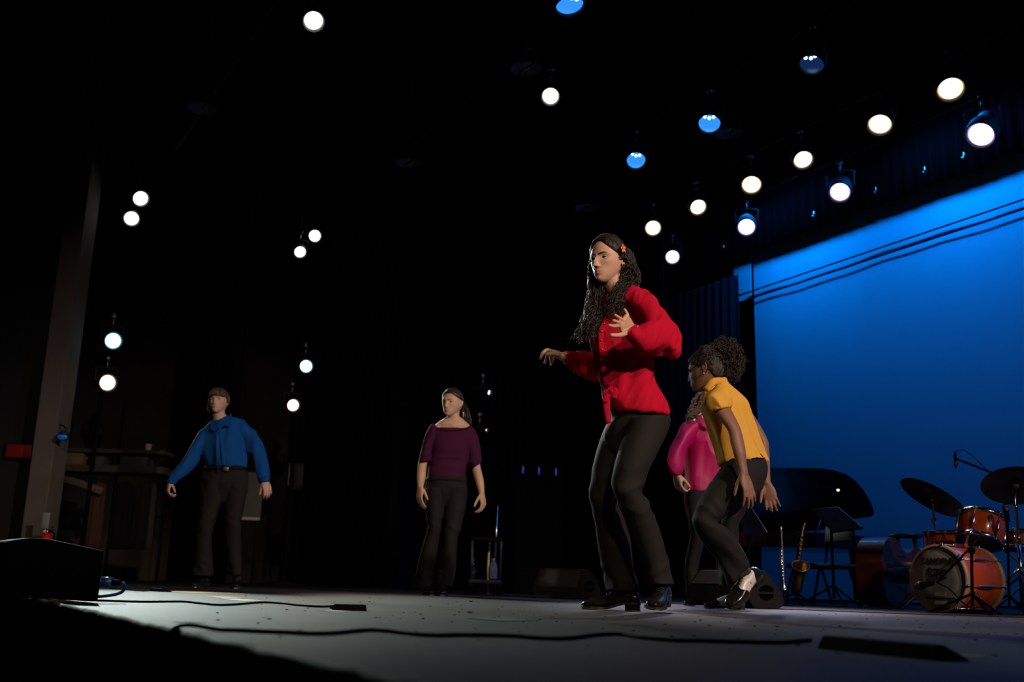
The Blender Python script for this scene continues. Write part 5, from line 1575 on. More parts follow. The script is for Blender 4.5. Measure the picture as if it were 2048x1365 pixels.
obj('scroll', tube([up(1.42 + .06 * math.cos(t) * (1 - t / 14), 0, .10 + .05 * math.sin(t) * (1 - t / 14)) for t in np.linspace(0, 9, 20)], np.linspace(.026, .012, 20), 10, 2), VARN, db)
obj('bridge', box(up(.40, 0, .16), (.012, .12, .16), frame(EZ, dl)), HOOPW, db)
obj('tailpiece', tube([up(.02, 0, .13), up(.12, 0, .14), up(.30, 0, .15)], [(.018, .008), (.03, .009), (.045, .009)], 10, 2, side=EZ), BLACKWOOD, db)
for k in range(4):
    z = (k - 1.5) * .022
    obj('string', tube([up(.28, z * .8, .158), up(.40, z * 1.3, .222), up(1.42, z * .6, .145)], .0016, 5, 1), STEEL, db)
for s in (-1, 1):
    obj('sound_hole', tube([up(.32, s * .13, .1015), up(.36, s * .115, .1015), up(.44, s * .13, .1015), up(.47, s * .115, .1015)], [(.010, .001), (.006, .001), (.006, .001), (.010, .001)], 8, 4, side=EZ), GRIPT, db)

# chair
ch0 = footbase(1640, 1210, 8.7)
ch = empty('chair', ch0, 'black stacking chair behind the music stand', 'chair')
sz = W(1640, 1133, 8.7)[2]
cx = nrm(np.array([.95, .3, 0])); cy = np.array([-cx[1], cx[0], 0])
cp_ = lambda a, b, z: ch0 + cx * a + cy * b + EZ * z
obj('seat', box(cp_(0.02, 0, sz), (.42, .40, .045), np.stack([cx, cy, EZ], 1), .02), mat('black_vinyl', (.012, .012, .013), .5, bump=.05), ch)
obj('backrest', box(cp_(.21, .0, sz + .28), (.03, .36, .16), np.stack([nrm(cx + EZ * -.15), cy, nrm(EZ + cx * .15)], 1), .012), _m['black_vinyl'], ch)
for s in (-1, 1):
    obj('back_post', tube([cp_(.18, s * .18, sz - .02), cp_(.21, s * .18, sz + .12), cp_(.235, s * .18, sz + .36)], .011, 8, 3), BLACK_METAL, ch)
    obj('leg', tube([cp_(-.12, s * .19, sz - .02), cp_(-.20, s * .20, .005)], .011, 8, 1), BLACK_METAL, ch)
    obj('leg', tube([cp_(.16, s * .19, sz - .02), cp_(.26, s * .20, .005)], .011, 8, 1), BLACK_METAL, ch)


def music_stand(corners, foot, Y, label, lampit=False):
    b = footbase(*foot, Y)
    root = empty('music_stand', b, label, 'music stand', 'music stands in the band')
    P = [W(x, y, Y + d) for x, y, d in corners]
    nv = nrm(np.cross(P[1] - P[0], P[3] - P[0]))
    c = sum(P) / 4
    obj('desk', prism(P, nv * .006), BLACK_METAL, root, smooth=False)
    lip = tube([P[3], P[2]], .012, 8, 1)
    obj('lip', lip, BLACK_METAL, root)
    obj('desk_edge', tube([P[0], P[1], P[2]], .004, 6, 1), STEEL, root)
    obj('post', rod((b[0], b[1], .06), (b[0], b[1], c[2] - .02), .011, 10), BLACK_METAL, root)
    obj('tilt_joint', rod((b[0], b[1], c[2] - .05), c, .016, 10), BLACK_METAL, root)
    tripod(root, b, .16, .27, BLACK_METAL)
    return root, P


ms, P = music_stand([(1622, 1020, .1), (1676, 1015, .12), (1725, 1056, -.12), (1665, 1064, -.14)], (1669, 1213), 8.15, 'black music stand with a small lit clip lamp')
gl = obj('clip_lamp', tube([W(1640, 1016, 8.25), W(1632, 1003, 8.24), W(1633, 986, 8.22), W(1645, 977, 8.2), W(1662, 976, 8.18), W(1675, 979, 8.16)], [.010, .006, .005, .005, .007, .010], 8, 4), BLACK_METAL, ms)
obj('bulb', ell(W(1676, 981, 8.15), (.010, .010, .008), sub=3), mat('warm_bulb', (.5, .4, .2), .3, emit=(1.0, .85, .35), estr=8), gl)
music_stand([(1476, 1018, .1), (1502, 1015, .12), (1536, 1068, -.12), (1490, 1076, -.14)], (1500, 1212), 8.3, 'plain black music stand between the dancer in yellow and the piano')

# saxophone on its stand
SAXM = mat('aged_brass', (0.42, 0.26, 0.09), 0.28, 1.0, var=0.25, vscale=20, bump=.03)
YS = 7.95
sx = lambda x, y, d=0: W(*I_(x, y), YS + d)
sb = footbase(1593, 1214, YS)
sax = empty('saxophone', sb, 'brass saxophone standing upright on a small stand', 'saxophone')
obj('body', tube([sx(450, 600), sx(432, 680), sx(418, 800), sx(405, 920), sx(392, 1030), sx(383, 1090), sx(385, 1125, -.03), sx(396, 1130, -.07), sx(408, 1095, -.10), sx(418, 1030, -.11), sx(428, 960, -.12), sx(432, 912, -.15)],
                 [.013, .016, .019, .022, .025, .027, .029, .030, .031, .034, .042, .062], 20, 4, caps=False), SAXM, sax)
bellc = sx(432, 908, -.155); bd_ = nrm(bellc - sx(428, 960, -.12))
obj('bell_rim', tube([bellc + frame(bd_) @ np.array([.064 * math.cos(t), .064 * math.sin(t), 0]) for t in np.linspace(0, 6.283, 25)], .0045, 8, 1), SAXM, sax)
obj('neck', tube([sx(450, 602), sx(455, 575), sx(465, 550), sx(478, 535)], [.013, .011, .010, .009], 12, 4), SAXM, sax)
obj('mouthpiece', tube([sx(472, 542), sx(486, 528)], [.011, .008], 10, 1), RUBBER, sax)
for k in range(11):
    q_ = sx(440 - 4.6 * k * 1.0, 650 + 38 * k, -.022)
    obj('key', lathe([(.001, .004), (.010 + .0006 * k, .004), (.011 + .0006 * k, 0)], 14, q_, frame((-.2, -1, .1)), caps=False), SAXM, sax)
obj('key_rod', tube([sx(452, 640, -.022), sx(425, 850, -.03), sx(406, 1030, -.04)], .003, 6, 3), SAXM, sax)
ss_ = empty('saxophone_stand', sb, 'small black folding stand under the saxophone', 'stand')
obj('post', tube([sx(400, 1000, .04), (sb[0], sb[1], .05)], .008, 8, 1), BLACK_METAL, ss_); tripod(ss_, sb, .10, .18, BLACK_METAL)
# soprano instrument
SILV = mat('silver_plate', (0.78, 0.76, 0.74), 0.22, 1.0, bump=.03)
YF = 7.6
fb = footbase(1569, 1213, YF)
fl_ = empty('soprano_saxophone', fb, 'slender silver horn standing upright on a peg', 'horn')
fx = lambda x, y, d=0: W(*I_(x, y), YF + d)
obj('tube', tube([fx(264, 560), fx(270, 700), fx(276, 850), fx(281, 1000), fx(286, 1080), fx(289, 1115)], [.006, .009, .012, .015, .019, .030], 16, 4), SILV, fl_)
obj('mouthpiece', tube([fx(262, 530), fx(264, 562)], [.006, .009], 10, 1), RUBBER, fl_)
for k in range(9):
    obj('key', lathe([(.001, .003), (.009, .003), (.010, 0)], 12, fx(265 + 1.7 * k, 780 + 30 * k, -.016), frame((-.2, -1, .1)), caps=False), SILV, fl_)
obj('key_rod', rod(fx(262, 760, -.016), fx(276, 1040, -.02), .0035, 6), mat('rose_brass', (.8, .48, .28), .25, 1.0, bump=.02), fl_)
obj('peg_base', join(lathe([(.08, .005), (.08, .012), (.012, .02), (.010, .12)], 18, (fb[0], fb[1], 0)), rod((fb[0], fb[1], .1), fx(289, 1118), .008, 8)), BLACK_METAL, fl_)

# grand piano with its lid raised
YG = 10.4
pv = nrm(np.array([.27, .963, 0])); pr_ = np.array([pv[1], -pv[0], 0])
po = footbase(1436, 1207, YG)
pia = empty('grand_piano', po, 'black grand piano with raised lid before the blue backdrop', 'piano')
pq = lambda r, d, z: po + pr_ * r + pv * d + EZ * z
plan = crs(np.array([(0, 0), (.35, 0), (.75, .03), (1.05, .16), (1.28, .40), (1.46, .66), (1.60, .90), (1.64, 1.12), (1.54, 1.30), (1.35, 1.36)]), 3)
plan = np.vstack([plan, [(0, 1.38)]])
zb, zt = W(1560, 1096, YG)[2], W(1560, 1066, YG)[2]
obj('rim', prism([pq(r, d, zb) for r, d in plan], EZ * (zt - zb)), PIANO_M, pia, smooth=False)
lid_px = [(1432, 938), (1500, 936.5), (1580, 936), (1640, 937), (1668, 941), (1692, 949), (1712, 963), (1728, 982), (1740, 1003), (1748, 1022), (1748, 1030), (1742, 1034), (1700, 1040), (1640, 1062), (1560, 1066), (1432, 1070)]
LP = []
for x, y in lid_px:
    k = (1070 - y) / 134.0
    LP.append(W(x, y, YG + 1.38 - .55 * k))
obj('lid', prism(LP, pv * .03), PIANO_M, pia, smooth=False)
obj('lid_prop', rod(pq(.95, .25, zt), W(1660, 1000, YG + 1.0), .012, 8), PIANO_M, pia)
obj('key_bed', box(pq(-.10, .69, zb + .06), (.24, 1.36, .13), np.stack([pr_, pv, EZ], 1), .01), PIANO_M, pia)
wk = obj('keyboard', box(pq(-.12, .69, zb + .135), (.15, 1.22, .02), np.stack([pr_, pv, EZ], 1), .003), mat('ivory', (.6, .58, .5), .3, var=.05), pia)
obj('music_desk', box(pq(.10, .69, zt + .12), (.02, .7, .22), np.stack([pr_, pv, EZ], 1), .006), PIANO_M, pia)
for r, d in ((.12, .15), (.12, 1.22), (1.35, 1.0)):
    obj('leg', lathe([(.035, .05), (.03, .10), (.045, zb - .12), (.06, zb)], 16, pq(r, d, 0)), PIANO_M, pia)
    obj('caster', lathe([(.026, -.015), (.03, 0), (.026, .015)], 14, pq(r, d, .032), frame(pv)), STEEL, pia)
obj('pedal_lyre', join(box(pq(.25, .69, zb / 2 + .04), (.05, .2, zb - .05), np.stack([pr_, pv, EZ], 1), .01)), PIANO_M, pia)

# ================================================================== STAGE MONITORS
MONM = mat('speckled_black_cabinet', (0.017, 0.016, 0.017), 0.85, 0, 0.1, bump=0.2, bscale=180, var=.2, vscale=60)
GRILM = mat('speaker_grille', (0.020, 0.020, 0.022), 0.8, 0, bump=.4, bscale=500)


def wedge(side_px, Y, ext, label, handle, group='wedge monitors'):
    """side panel traced at depth Y, cabinet runs along ext"""
    P = [W(x, y, Y) for x, y in side_px]
    zmin = min(p[2] for p in P)
    P = [p - EZ * (zmin - .004) * (1 if p[2] - zmin < .012 else 0) for p in P]
    c = np.mean(P, 0)
    root = empty('wedge_monitor', (c[0], c[1], 0), label, 'speaker', group)
    V, F = prism(P, ext)
    obj('cabinet', (V, F), MONM, root, smooth=False)
    # handle cup: dark half-discs either side of a bar
    hc = W(*handle[:2], Y) - nrm(ext) * .003
    nv = nrm(np.cross(P[1] - P[0], P[2] - P[0])); nv = nv if np.dot(nv, CAMP - hc) > 0 else -nv
    Mx = frame(nv, EZ); rr = handle[2]
    for s in (1, -1):
        pts = [hc + nv * .001 + Mx @ np.array([s * (.18 * rr + rr * .85 * abs(math.sin(t))), rr * math.cos(t), 0]) for t in np.linspace(0, math.pi, 14)]
        obj('handle_recess', prism(pts, nv * .002), mat('recess_black', (.0015, .0015, .0015), 1, 0, 0, var=.1), root, smooth=False)
    # grille on the sloping face
    a, b = np.array(P[0]), np.array(P[1])
    q0, q1 = a + (b - a) * .06, a + (b - a) * .94
    e0, e1 = ext * .05, ext * .95
    fn = nrm(np.cross(b - a, ext)); fn = fn if np.dot(fn, a - (c + ext / 2)) > 0 else -fn
    obj('grille', prism([q0 + e0 + fn * .001, q1 + e0 + fn * .001, q1 + e1 + fn * .001, q0 + e1 + fn * .001], fn * .006), GRILM, root, smooth=False)
    return root


D2 = crop(1310, 900, 4.015)
wedge([D2(*q) for q in ((742, 1095), (835, 975), (880, 972), (950, 1050), (1015, 1150), (1036, 1215), (1030, 1252), (1000, 1266), (800, 1262), (765, 1225))], 6.35, -0.0 * AX + np.array([-.30, .34, 0]), 'grey wedge monitor behind the feet of the dancer in yellow', (*D2(893, 1148), .043))
wedge([N_(*q) for q in ((1530, 1180), (1590, 950), (1640, 945), (1720, 1030), (1770, 1130), (1790, 1230), (1780, 1290), (1560, 1275))], 8.0, np.array([-.34, .16, 0]), 'dark wedge monitor between the dancers in purple and in red', (*N_(1650, 1150), .040))

# near monitor at the stage edge, seen from its back
YN = 3.55
out = [K_(*q) for q in ((38, 838), (60, 828), (210, 806), (352, 816), (700, 893), (716, 908), (692, 1080), (667, 1252), (400, 1225), (30, 1178))]
P = np.array([W(x, y, YN + .35 * (1 - min(x, 200) / 200)) for x, y in out])
P[:, 2] = np.where(P[:, 2] < .035, .004, P[:, 2])
c = P.mean(0)
nm = empty('wedge_monitor', (c[0], c[1], 0), 'black monitor speaker at the stage edge in the left foreground', 'speaker', 'wedge monitors')
EX = np.array([-.22, .28, 0])
Pc = P.mean(0)
bmv, bmf = prism(P, EX)
bmv[len(P):] = (bmv[len(P):] - bmv[len(P):].mean(0)) * np.array([.96, .96, 1]) + bmv[len(P):].mean(0)
cab = obj('cabinet', (bmv, bmf), mat('near_cabinet_black', (0.006, 0.006, 0.006), .7, 0, .2, bump=.12, bscale=220), nm, smooth=False)
md = cab.modifiers.new('edge', 'BEVEL'); md.width = .006; md.segments = 2; md.limit_method = 'ANGLE'
obj('logo_dot', lathe([(.001, .002), (.008, .002), (.009, 0)], 16, W(*K_(365, 1015), YN - .004), frame((0, -1, 0)), caps=False), RUBBER, nm)
BLUEP = mat('blue_plastic', (0.010, 0.075, 0.32), 0.35, 0, .5, var=.1)
conn = empty('speaker_plug', W(*K_(735, 1110), YN + .05), 'blue round loudspeaker plug in the side of the near monitor', 'plug')
px0, px1 = W(*K_(690, 1108), YN + .05), W(*K_(768, 1112), YN + .05)
obj('barrel', join(tube([px0, px1], .0175, 18, 1)), BLUEP, conn)
obj('locking_ring', tube([px0 - (px1 - px0) * .18, px0 + (px1 - px0) * .12], .019, 18, 1), STEEL, conn)
px2 = W(*K_(828, 1118), YN + .05)
obj('boot', tube([px1, px2], [.012, .008], 14, 1), RUBBER, conn)
pts = [px2, W(*K_(848, 1122), YN + .06), W(*K_(852, 1150), YN + .07), W(*K_(825, 1180), YN + .08), W(*K_(760, 1198), YN + .08), W(*K_(665, 1209), YN + .10)]
obj('speaker_cable', tube(pts, .0055, 8, 5), BLUEP, label='blue cable looping out of the plug on the near monitor', cat='cable')
px0, px1 = W(*K_(48, 1010), YN + .45), W(*K_(-20, 1015), YN + .45)
obj('speaker_plug', tube([px0, px1, px1 + np.array([-.1, 0, -.03])], [.017, .015, .006], 14, 2), BLUEP, label='blue plug at the far left edge behind the near monitor', cat='plug')

# ================================================================== FLOOR MICROPHONES, CABLES, TAPE
def boundary_mic(p0, p1, hpx_top, label, depth=.075):
    """wedge-shaped floor microphone; p0, p1: the near bottom edge on the floor"""
    a, b = np.array(p0), np.array(p1)
    f = nrm(b - a); d = np.array([-f[1], f[0], 0]); L = np.linalg.norm(b - a); hh = hpx_top
    root = empty('floor_microphone', (a + b) / 2, label, 'microphone', 'wedge floor microphones along the stage front')
    q = lambda t, dd, z: a + f * L * t + d * dd + EZ * z
    V = np.array([q(0, 0, 0), q(1, 0, 0), q(1, depth, 0), q(0, depth, 0), q(.03, .008, hh), q(.97, .008, hh), q(.96, .030, hh), q(.04, .030, hh)])
    F = [(0, 1, 5, 4), (1, 2, 6, 5), (2, 3, 7, 6), (3, 0, 4, 7), (4, 5, 6, 7), (0, 3, 2, 1)]
    o = obj('case', (V, F), RUBBER, root, smooth=False)
    md = o.modifiers.new('edge', 'BEVEL'); md.width = .0025; md.segments = 2
    obj('grille', prism([q(.12, .034, hh * .93), q(.88, .034, hh * .93), q(.88, depth - .008, .006), q(.12, depth - .008, .006)], EZ * .0015), GRILM, root, smooth=False)
    obj('strain_relief', tube([q(-.08, .03, .008), q(.02, .03, .010)], [.004, .007], 10, 1), RUBBER, root)
    return root


boundary_mic(FL(1632, 1298), FL(1873, 1323), .024, 'large blurred floor microphone at the lower right')
boundary_mic(FL(666, 1221.5), FL(734, 1223), .020, 'floor microphone at the end of the cable right of the near monitor')
boundary_mic(FL(297, 1183), FL(322, 1184.5), .019, 'smallest floor microphone, left in front of the dancer in blue')


def floor_cable(px, r, name, label, m=RUBBER, extra=None):
    pts = [FL(x, y) + EZ * r * 1.02 for x, y in px]
    if extra: pts = extra + pts
    return obj(name, tube(pts, r, 8, 6), m, label=label, cat='cable', group='black cables on the stage floor')


cpts = [DS_(*q) for q in ((330, 126), (420, 128.5), (560, 133), (680, 132), (740, 132.5), (820, 141), (880, 146), (960, 142), (1050, 135), (1130, 139), (1200, 147), (1280, 152), (1335, 150))]
floor_cable(cpts, .0038, 'microphone_cable', 'black cable running from the near monitor to the middle floor microphone')
cpts = [DS_(*q) for q in ((880, 250), (960, 252), (1040, 256), (1140, 260), (1250, 265), (1340, 262), (1470, 250), (1560, 255), (1650, 266), (1740, 272), (1850, 270), (2048, 274))] + [DT_(*q) for q in ((110, 283), (220, 284), (330, 270), (430, 266), (520, 280), (640, 291), (740, 293), (840, 296), (960, 298), (1080, 300), (1140, 294), (1195, 290))]
e0 = FL(*cpts[0])
floor_cable(cpts, .0040, 'microphone_cable', 'thick blurred black cable across the front of the stage', extra=[S(e0 @ AX + .03, U0 - .05, -.25), S(e0 @ AX + .02, U0 - .035, -.08), S(e0 @ AX + .01, U0 - .012, .006)])
pts = [FL(x, y) + EZ * .004 for x, y in ((300, 1183), (285, 1184), (262, 1182), (240, 1180), (220, 1178))]
obj('microphone_cable', tube(pts, .004, 6, 5), RUBBER, label='thin black cable left of the smallest floor microphone', cat='cable', group='black cables on the stage floor')


def tape(pa, pb, w, m, label, zz=.0006):
    a, b = FL(*pa), FL(*pb)
    f = nrm(b - a); d = np.array([-f[1], f[0], 0]) * w / 2
    return obj('floor_tape', prism([a - d + EZ * zz, b - d + EZ * zz, b + d + EZ * zz, a + d + EZ * zz], EZ * .0006), m, label=label, cat='tape', group='tape marks on the stage floor', smooth=False)


YT = mat('yellow_tape', (0.75, 0.42, 0.02), 0.6, var=.2, vscale=30); OT = mat('brown_tape', (0.40, 0.16, 0.05), .6, var=.2); WT = mat('white_floor_tape', (0.6, 0.62, 0.6), .6, var=.2); PT = mat('pale_yellow_tape', (0.55, 0.47, 0.20), .6, var=.15)
tape((340, 1183), (447, 1188), .38, YT, 'bright yellow tape strip on the floor in front of the dancer in blue')
tape((432, 1194), (470, 1198), .12, OT, 'short brown tape strip beside the yellow one')
tape((462, 1199), (506, 1203), .10, WT, 'short white tape strip right of the yellow one')
tape((486, 1199.5), (520, 1200.5), .10, OT, 'short brown tape strip right of the white one')
tape((650, 1222), (690, 1224), .06, WT, 'worn white tape patch under the middle floor microphone')
tape((1868, 1310), (1968, 1315), .022, PT, 'pale yellow tape strip at the large blurred floor microphone')
tape((1400, 1286), (1500, 1288.5), .035, mat('grey_tape', (0.16, 0.17, 0.19), .5, var=.1), 'grey tape holding the blurred front cable')
tape((82, 1201.5), (200, 1206.5), .012, PT, 'thin pale yellow tape line under the near monitor', zz=.001)
tape((350, 1245), (410, 1247), .02, mat('dark_tape', (0.03, .03, .03), .7, var=.1), 'dark tape strip near the stage edge')
obj('floor_pocket', prism([FL(936, 1238.5) + EZ * .0008, FL(1010, 1237) + EZ * .0008, FL(1078, 1243) + EZ * .0008, FL(1000, 1244) + EZ * .0008], EZ * .001), GRIPT, label='dark flat floor pocket plate before the dancer in red', cat='floor plate', smooth=False)
# scraps and chips scattered on the floor
vv, ff = [], []
for k in range(260):
    x = RNG.uniform(420, 2040); y = 1169 + .0287 * (x - 1024) + 24 + abs(RNG.normal()) * 45
    if y > 1350: continue
    p = FL(x, y); s = RNG.uniform(.0012, .0042) * (1 + (RNG.uniform() > .96))
    V, F = ico(1)
    V = V * np.array([s * 1.5, s * RNG.uniform(.8, 2), s * .5]) * (1 + .3 * RNG.normal(size=(len(V), 1)) * .5) + p + EZ * s * .4
    vv.append((V, F))
obj('floor_scraps', join(*vv), mat('dark_scraps', (0.035, 0.030, 0.028), .8, var=.5, vscale=80), label='tiny dark scraps scattered over the grey stage floor', cat='debris', kind='stuff', smooth=False)

# ================================================================== BACKSTAGE THINGS
YC = 9.5
cx_ = lambda x, y, d=0: W(*N_(x, y), YC + d)
cb = footbase(*N_(420, 1215), YC)
cart = empty('utility_cart', cb, 'dark wheeled utility cart right of the dancer in purple', 'cart', None)
CARTM = mat('grey_cart_plastic', (0.025, 0.025, 0.032), .6, var=.1)
pA, pB = cx_(222, 1085), cx_(612, 1085); zS = pA[2]
for z, nm_ in ((zS, 'lower_shelf'), (cx_(600, 590)[2], 'upper_shelf')):
    obj(nm_, box(((pA[0] + pB[0]) / 2, YC + .2, z), (pB[0] - pA[0], .42, .035), bev=.008), CARTM if nm_ == 'lower_shelf' else BLACK_METAL, cart)
for x in (pA[0] + .02, pB[0] - .015):
    for y in (YC + .01, YC + .39):
        obj('post', rod((x, y, .08), (x, y, cx_(600, 575)[2]), .012, 8), CARTM, cart)
        obj('caster', lathe([(.03, -.012), (.036, 0), (.03, .012)], 14, (x, y, .038), frame((0, 1, 0))), RUBBER, cart)
jug = empty('plastic_jug', cx_(505, 1065, .12), 'translucent blue-grey plastic jug on the cart', 'jug')
JM = mat('cloudy_plastic', (0.30, 0.33, 0.42), .4, 0, .5, trans=.3, var=.1)
jc = cx_(505, 1062, .12)
jr = (cx_(560, 1000, .12)[0] - cx_(452, 1000, .12)[0]) / 2; jh = cx_(505, 835, .12)[2] - jc[2]
obj('body', lathe([(jr * .9, .002), (jr, .01), (jr, jh * .55), (jr * .8, jh * .78), (jr * .32, jh * .93), (jr * .32, jh)], 20, jc), JM, jug)
obj('cap', lathe([(jr * .38, jh * .97), (jr * .38, jh * 1.08)], 16, jc), mat('white_cap', (.5, .5, .52), .5, var=.05), jug)
bt = cx_(265, 1062, .1); bh = cx_(265, 870, .1)[2] - bt[2]
btl = empty('spray_bottle', bt, 'small dark bottle with a bright glinting top on the cart', 'bottle')
obj('body', lathe([(.03, .002), (.034, .01), (.034, bh * .6), (.014, bh * .75), (.012, bh * .9)], 16, bt), mat('dark_glass', (.03, .02, .03), .1, var=.1), btl)
obj('cap', lathe([(.016, bh * .86), (.018, bh * .9), (.016, bh)], 14, bt), CHROME, btl)
for (x0, y0, x1, y1, lab, m_) in ((468, 600, 455, 860, 'thin tan pole leaning against the cart', HOOPW), (560, 190, 546, 560, 'upright chrome pole above the cart', CHROME)):
    obj('pole', tube([cx_(x0, y0, .5), cx_(x1, y1, .5), np.array([cx_(x1, y1, .5)[0], YC + .5, .005])], .012, 10, 1), m_, label=lab, cat='pole')
# rack with blue slits
rk = W(1078, 1000, 11.0)
rack = empty('equipment_rack', (rk[0], rk[1], 0), 'dark equipment rack with three blue indicator slits', 'rack')
obj('cabinet', box((rk[0], rk[1] + .3, .70), (.50, .5, 1.38), bev=.01), mat('dull_black_paint', (.003, .003, .003), .95, 0, .03, var=.1), rack)
for x, y in ((1046, 940), (1078, 942), (1112, 944)):
    p = W(x, y, 11.03)
    obj('indicator', box((p[0], rk[1] + .045, p[2]), (.016, .02, .075), bev=.003), mat('blue_indicator', (.0, .02, .1), .4, emit=(.02, .08, .6), estr=.45), rack)

# things in the far wing behind the pillar
YW = 13.2
kx = lambda x, y, d=0: W(*K_(x, y), YW + d)
sh_ = empty('storage_shelf', footbase(*K_(700, 1180), YW), 'dark pipe and plank shelf along the backstage wall at the left', 'shelf')
s0, s1 = kx(370, 205), kx(1130, 245)
DKW = mat('dark_wood', (0.045, 0.035, 0.030), .8, var=.2)
obj('plank', box(((s0[0] + s1[0]) / 2, YW + .15, s0[2]), (s1[0] - s0[0], .4, .05), bev=.005), DKW, sh_)
obj('plank', box(((s0[0] + s1[0]) / 2, YW + .15, kx(500, 330)[2]), (s1[0] - s0[0], .4, .09), bev=.005), DKW, sh_)
for x in (s0[0] + .05, (s0[0] + s1[0]) / 2, s1[0] - .05):
    obj('upright', rod((x, YW + .3, .005), (x, YW + .3, s0[2] + .7), .02, 8), BLACK_METAL, sh_)
obj('brace', tube([kx(380, 390, -.05), kx(560, 440, -.05), kx(700, 490, -.05)], [(.05, .02)] * 3, 8, 1, side=EZ), mat('pale_brown_board', (.09, .07, .05), .8, var=.2), sh_)
cu = kx(1007, 241, .1)
cup = empty('paper_cup', cu, 'pale paper cup standing on the backstage shelf', 'cup')
obj('cup_wall', lathe([(.030, .0), (.042, .10), (.039, .10), (.028, .006)], 20, cu + EZ * .028), mat('pale_paper', (.6, .5, .5), .7, var=.05), cup)
obj('cup_lid', lathe([(.044, .098), (.044, .106), (.036, .112)], 20, cu + EZ * .028), mat('white_lid', (.65, .6, .6), .5, var=.05), cup)
for i, (x0, x1, hh, lab) in enumerate(((430, 560, .16, 'dusty brown box on the lower backstage shelf, nearest the pillar'), (610, 700, .12, 'small dark box in the middle of the lower backstage shelf'), (820, 1000, .13, 'wide dark box on the lower backstage shelf below the cup'))):
    a, b = kx(x0, 300), kx(x1, 300)
    zz = kx(500, 330)[2] + .046
    bx_ = obj('storage_box', box(((a[0] + b[0]) / 2, YW + .15, zz + hh / 2), (b[0] - a[0], .3, hh), bev=.008), mat('storage_box_%d' % i, [(.12, .09, .07), (.05, .04, .04), (.05, .05, .06)][i], .8, var=.2), label=lab, cat='box', group='boxes on the backstage shelf')
# hanging coats
for i, (x, lab, cl) in enumerate(((660, 'dim rust coloured cloth hanging under the shelf', (.05, .014, .008)), (850, 'dim blue-grey coat hanging under the shelf', (.016, .017, .025)), (1000, 'dim olive cloth hanging right of the blue-grey coat', (.018, .016, .011)))):
    t0 = kx(x, 480, .1)
    V, F = tube([t0 + EZ * .10, t0 + EZ * .05, t0 - EZ * .25, t0 - EZ * .75], [(.02, .02), (.12, .05), (.13, .07), (.14, .08)], 24, 4, side=(1, 0, 0))
    V = V + np.stack([np.zeros(len(V)), .02 * np.sin(V[:, 0] * 60 + i), np.zeros(len(V))], 1)
    c_ = obj('hanging_coat', (V, F), mat('coat_%d' % i, cl, .9, bump=.1, var=.2), label=lab, cat='coat', group='clothes hanging under the shelf')
    obj('hanger_hook', tube([t0 + EZ * .09, t0 + EZ * .25, t0 + EZ * .40], .004, 6, 1), STEEL, c_)
# fire extinguisher by the pillar
fe = W(*K_(318, 800), 10.6)
fx_ = empty('fire_extinguisher', (fe[0], fe[1], fe[2] - .42), 'red fire extinguisher mounted beside the pillar, above the near monitor', 'extinguisher')
REDP = mat('red_enamel', (.55, .012, .012), .3, var=.08)
obj('cylinder', lathe([(.05, -.40), (.062, -.38), (.062, -.03), (.05, .01), (.02, .04)], 20, fe), REDP, fx_)
obj('valve', join(lathe([(.018, .03), (.018, .08)], 12, fe), box(fe + np.array([.02, 0, .10]), (.09, .02, .016), bev=.004), box(fe + np.array([.03, 0, .07]), (.08, .02, .012), bev=.004)), CHROME, fx_)
obj('hose', tube([fe + np.array([.02, -.01, .06]), fe + np.array([.09, -.03, .02]), fe + np.array([.085, -.04, -.15]), fe + np.array([.05, -.07, -.26])], .010, 8, 5), RUBBER, fx_)
obj('gauge', lathe([(.001, .006), (.018, .006), (.018, 0)], 14, fe + np.array([-.02, -.02, .06]), frame((0, -1, 0)), caps=False), mat('gauge_white', (.6, .6, .6), .4, var=.05), fx_)
obj('tag', box(fe + np.array([.0, -.066, .16]), (.07, .004, .16), bev=.001), mat('grey_tag', (.20, .20, .20), .6, var=.1), fx_)
obj('wall_bracket', rod(fe + np.array([0, .06, -.2]), fe + np.array([-.02, .45, -.2]), .012, 8), STEEL, fx_)
# clip lamp with a blue gel on the pillar
bl = W(128, 871, 10.8)
bl_o = empty('clip_light', bl, 'small blue clip light hanging beside the pillar', 'lamp')
obj('shade', lathe([(.058, -.03), (.05, .02), (.02, .06), (.012, .09)], 20, bl, frame((0, .5, .8))), HOUS_M, bl_o)
obj('bulb', ell(bl - EZ * .0 + np.array([0, -.03, -.02]), (.054, .03, .032), sub=3), mat('blue_bulb', (.01, .08, .3), .4, emit=(.0, .12, .55), estr=.28), bl_o)
obj('bracket', tube([bl + np.array([0, .05, .07]), bl + np.array([-.08, .10, .12]), bl + np.array([-.22, .2, .12])], .008, 8, 3), BLACK_METAL, bl_o)
# dim red sign beyond the pillar
rs = W(35, 902, 12.0)
rs = W(35, 902, 11.08)
sg = empty('red_panel_light', rs, 'dim red glowing panel left of the pillar', 'sign')
obj('case', box(rs + np.array([0, .06, 0]), (.30, .06, .17), bev=.01), BLACK_METAL, sg)
obj('glow_face', box(rs + np.array([0, .026, 0]), (.27, .012, .14), bev=.004), mat('red_glow', (.1, .0, .0), .5, emit=(.25, .01, .01), estr=.06), sg)
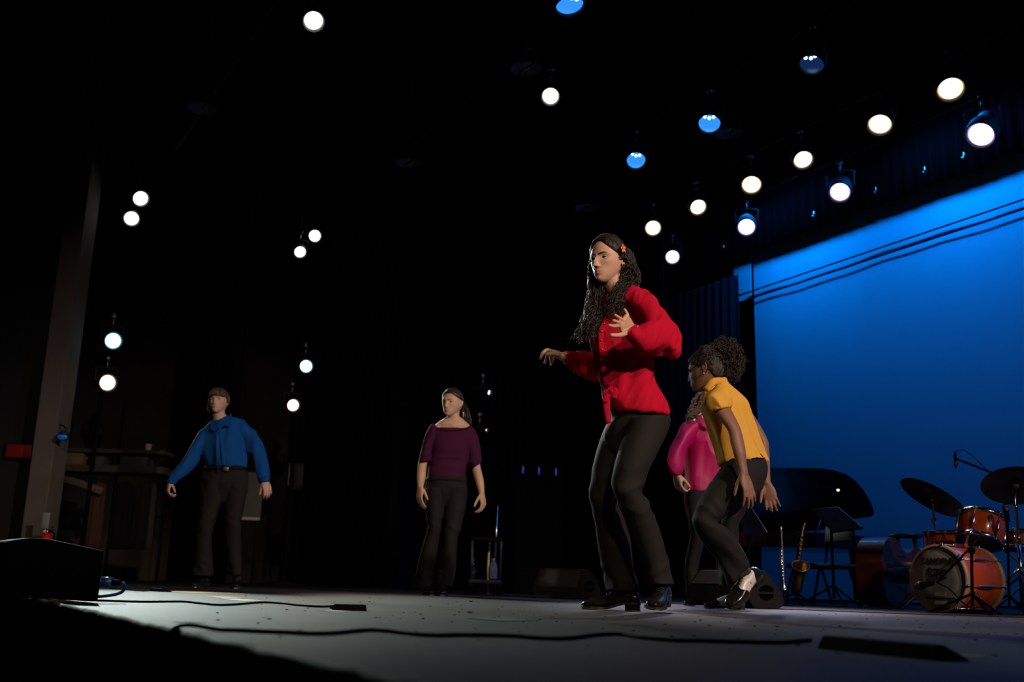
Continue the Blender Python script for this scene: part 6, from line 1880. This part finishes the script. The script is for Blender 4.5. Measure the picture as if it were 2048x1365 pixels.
# road cases beside the second boom
rb = footbase(620, 1178, 13.4)
z0 = W(620, 972, 13.4)[2]
tbl = empty('equipment_table', rb, 'dark table carrying two cases right of the dancer in blue', 'table')
obj('table_top', box((rb[0], rb[1] + .3, z0 - .03), (.72, .6, .05), bev=.005), DKW, tbl)
for sx_ in (-1, 1):
    for sy in (0, 1):
        obj('leg', rod((rb[0] + sx_ * .32, rb[1] + .05 + .5 * sy, .005), (rb[0] + sx_ * .32, rb[1] + .05 + .5 * sy, z0 - .05), .02, 8), BLACK_METAL, tbl)
for (x0, x1, yt, lab, cl) in ((573, 614, 926, 'left of the two dim cases on the equipment table', (.05, .045, .06)), (620, 666, 930, 'right of the two dim cases on the equipment table', (.028, .03, .06))):
    a, b = W(x0, 970, 13.42), W(x1, yt, 13.42)
    cs = empty('road_case', ((a[0] + b[0]) / 2, rb[1] + .3, z0 - .004), lab, 'case', 'cases on the equipment table')
    hgt = b[2] - z0
    obj('case_body', box(((a[0] + b[0]) / 2, rb[1] + .3, z0 - .004 + hgt / 2), (b[0] - a[0], .4, hgt), bev=.008), mat('case_%d' % x0, cl, .6, var=.2), cs)
    for xx in (a[0], b[0]):
        obj('edge_trim', box((xx, rb[1] + .098, z0 - .004 + hgt / 2), (.022, .022, hgt), bev=.003), STEEL, cs)
# dark flight case behind the dancer in blue
fcx = W(480, 1045, 12.3)
fz = W(480, 1038, 12.3)[2]
fcs = empty('flight_case', (fcx[0], fcx[1], 0), 'dark tall board behind the legs of the dancer in blue', 'board')
obj('panel', box((fcx[0], fcx[1], (fz + W(480, 945, 12.3)[2]) / 2), (W(512, 1040, 12.3)[0] - W(432, 1040, 12.3)[0], .05, W(480, 945, 12.3)[2] - fz), bev=.005), mat('dim_board', (.05, .048, .045), .8, var=.1), fcs)
obj('lower_rail', box((fcx[0], fcx[1] - .03, fz), (W(512, 1040, 12.3)[0] - W(432, 1040, 12.3)[0], .04, .035), bev=.004), mat('pale_rail', (.25, .24, .23), .6, var=.1), fcs)
for s in (-.2, .2):
    obj('leg', rod((fcx[0] + s, fcx[1], .005), (fcx[0] + s, fcx[1], fz), .018, 8), BLACK_METAL, fcs)
# bright metal hooks along the border pipe
for k, (x, y) in enumerate(((1928, 314), (1850, 343), (1752, 383), (1628, 431), (1448, 497))):
    d = ray(x, y); t = 9.29 / (d @ UX); p = CAMP + d * t
    obj('pipe_hook', tube([p + EZ * .06, p + EZ * .02, p + AX * .012 - EZ * .008, p + AX * .03 + EZ * .01], [.006, .007, .007, .006], 6, 4), CHROME, label=['steel hook at the right end of the border pipe', 'second steel hook from the right under the border', 'middle steel hook under the border', 'fourth steel hook from the right under the border', 'leftmost steel hook under the border'][k], cat='hook', group='steel hooks under the border')
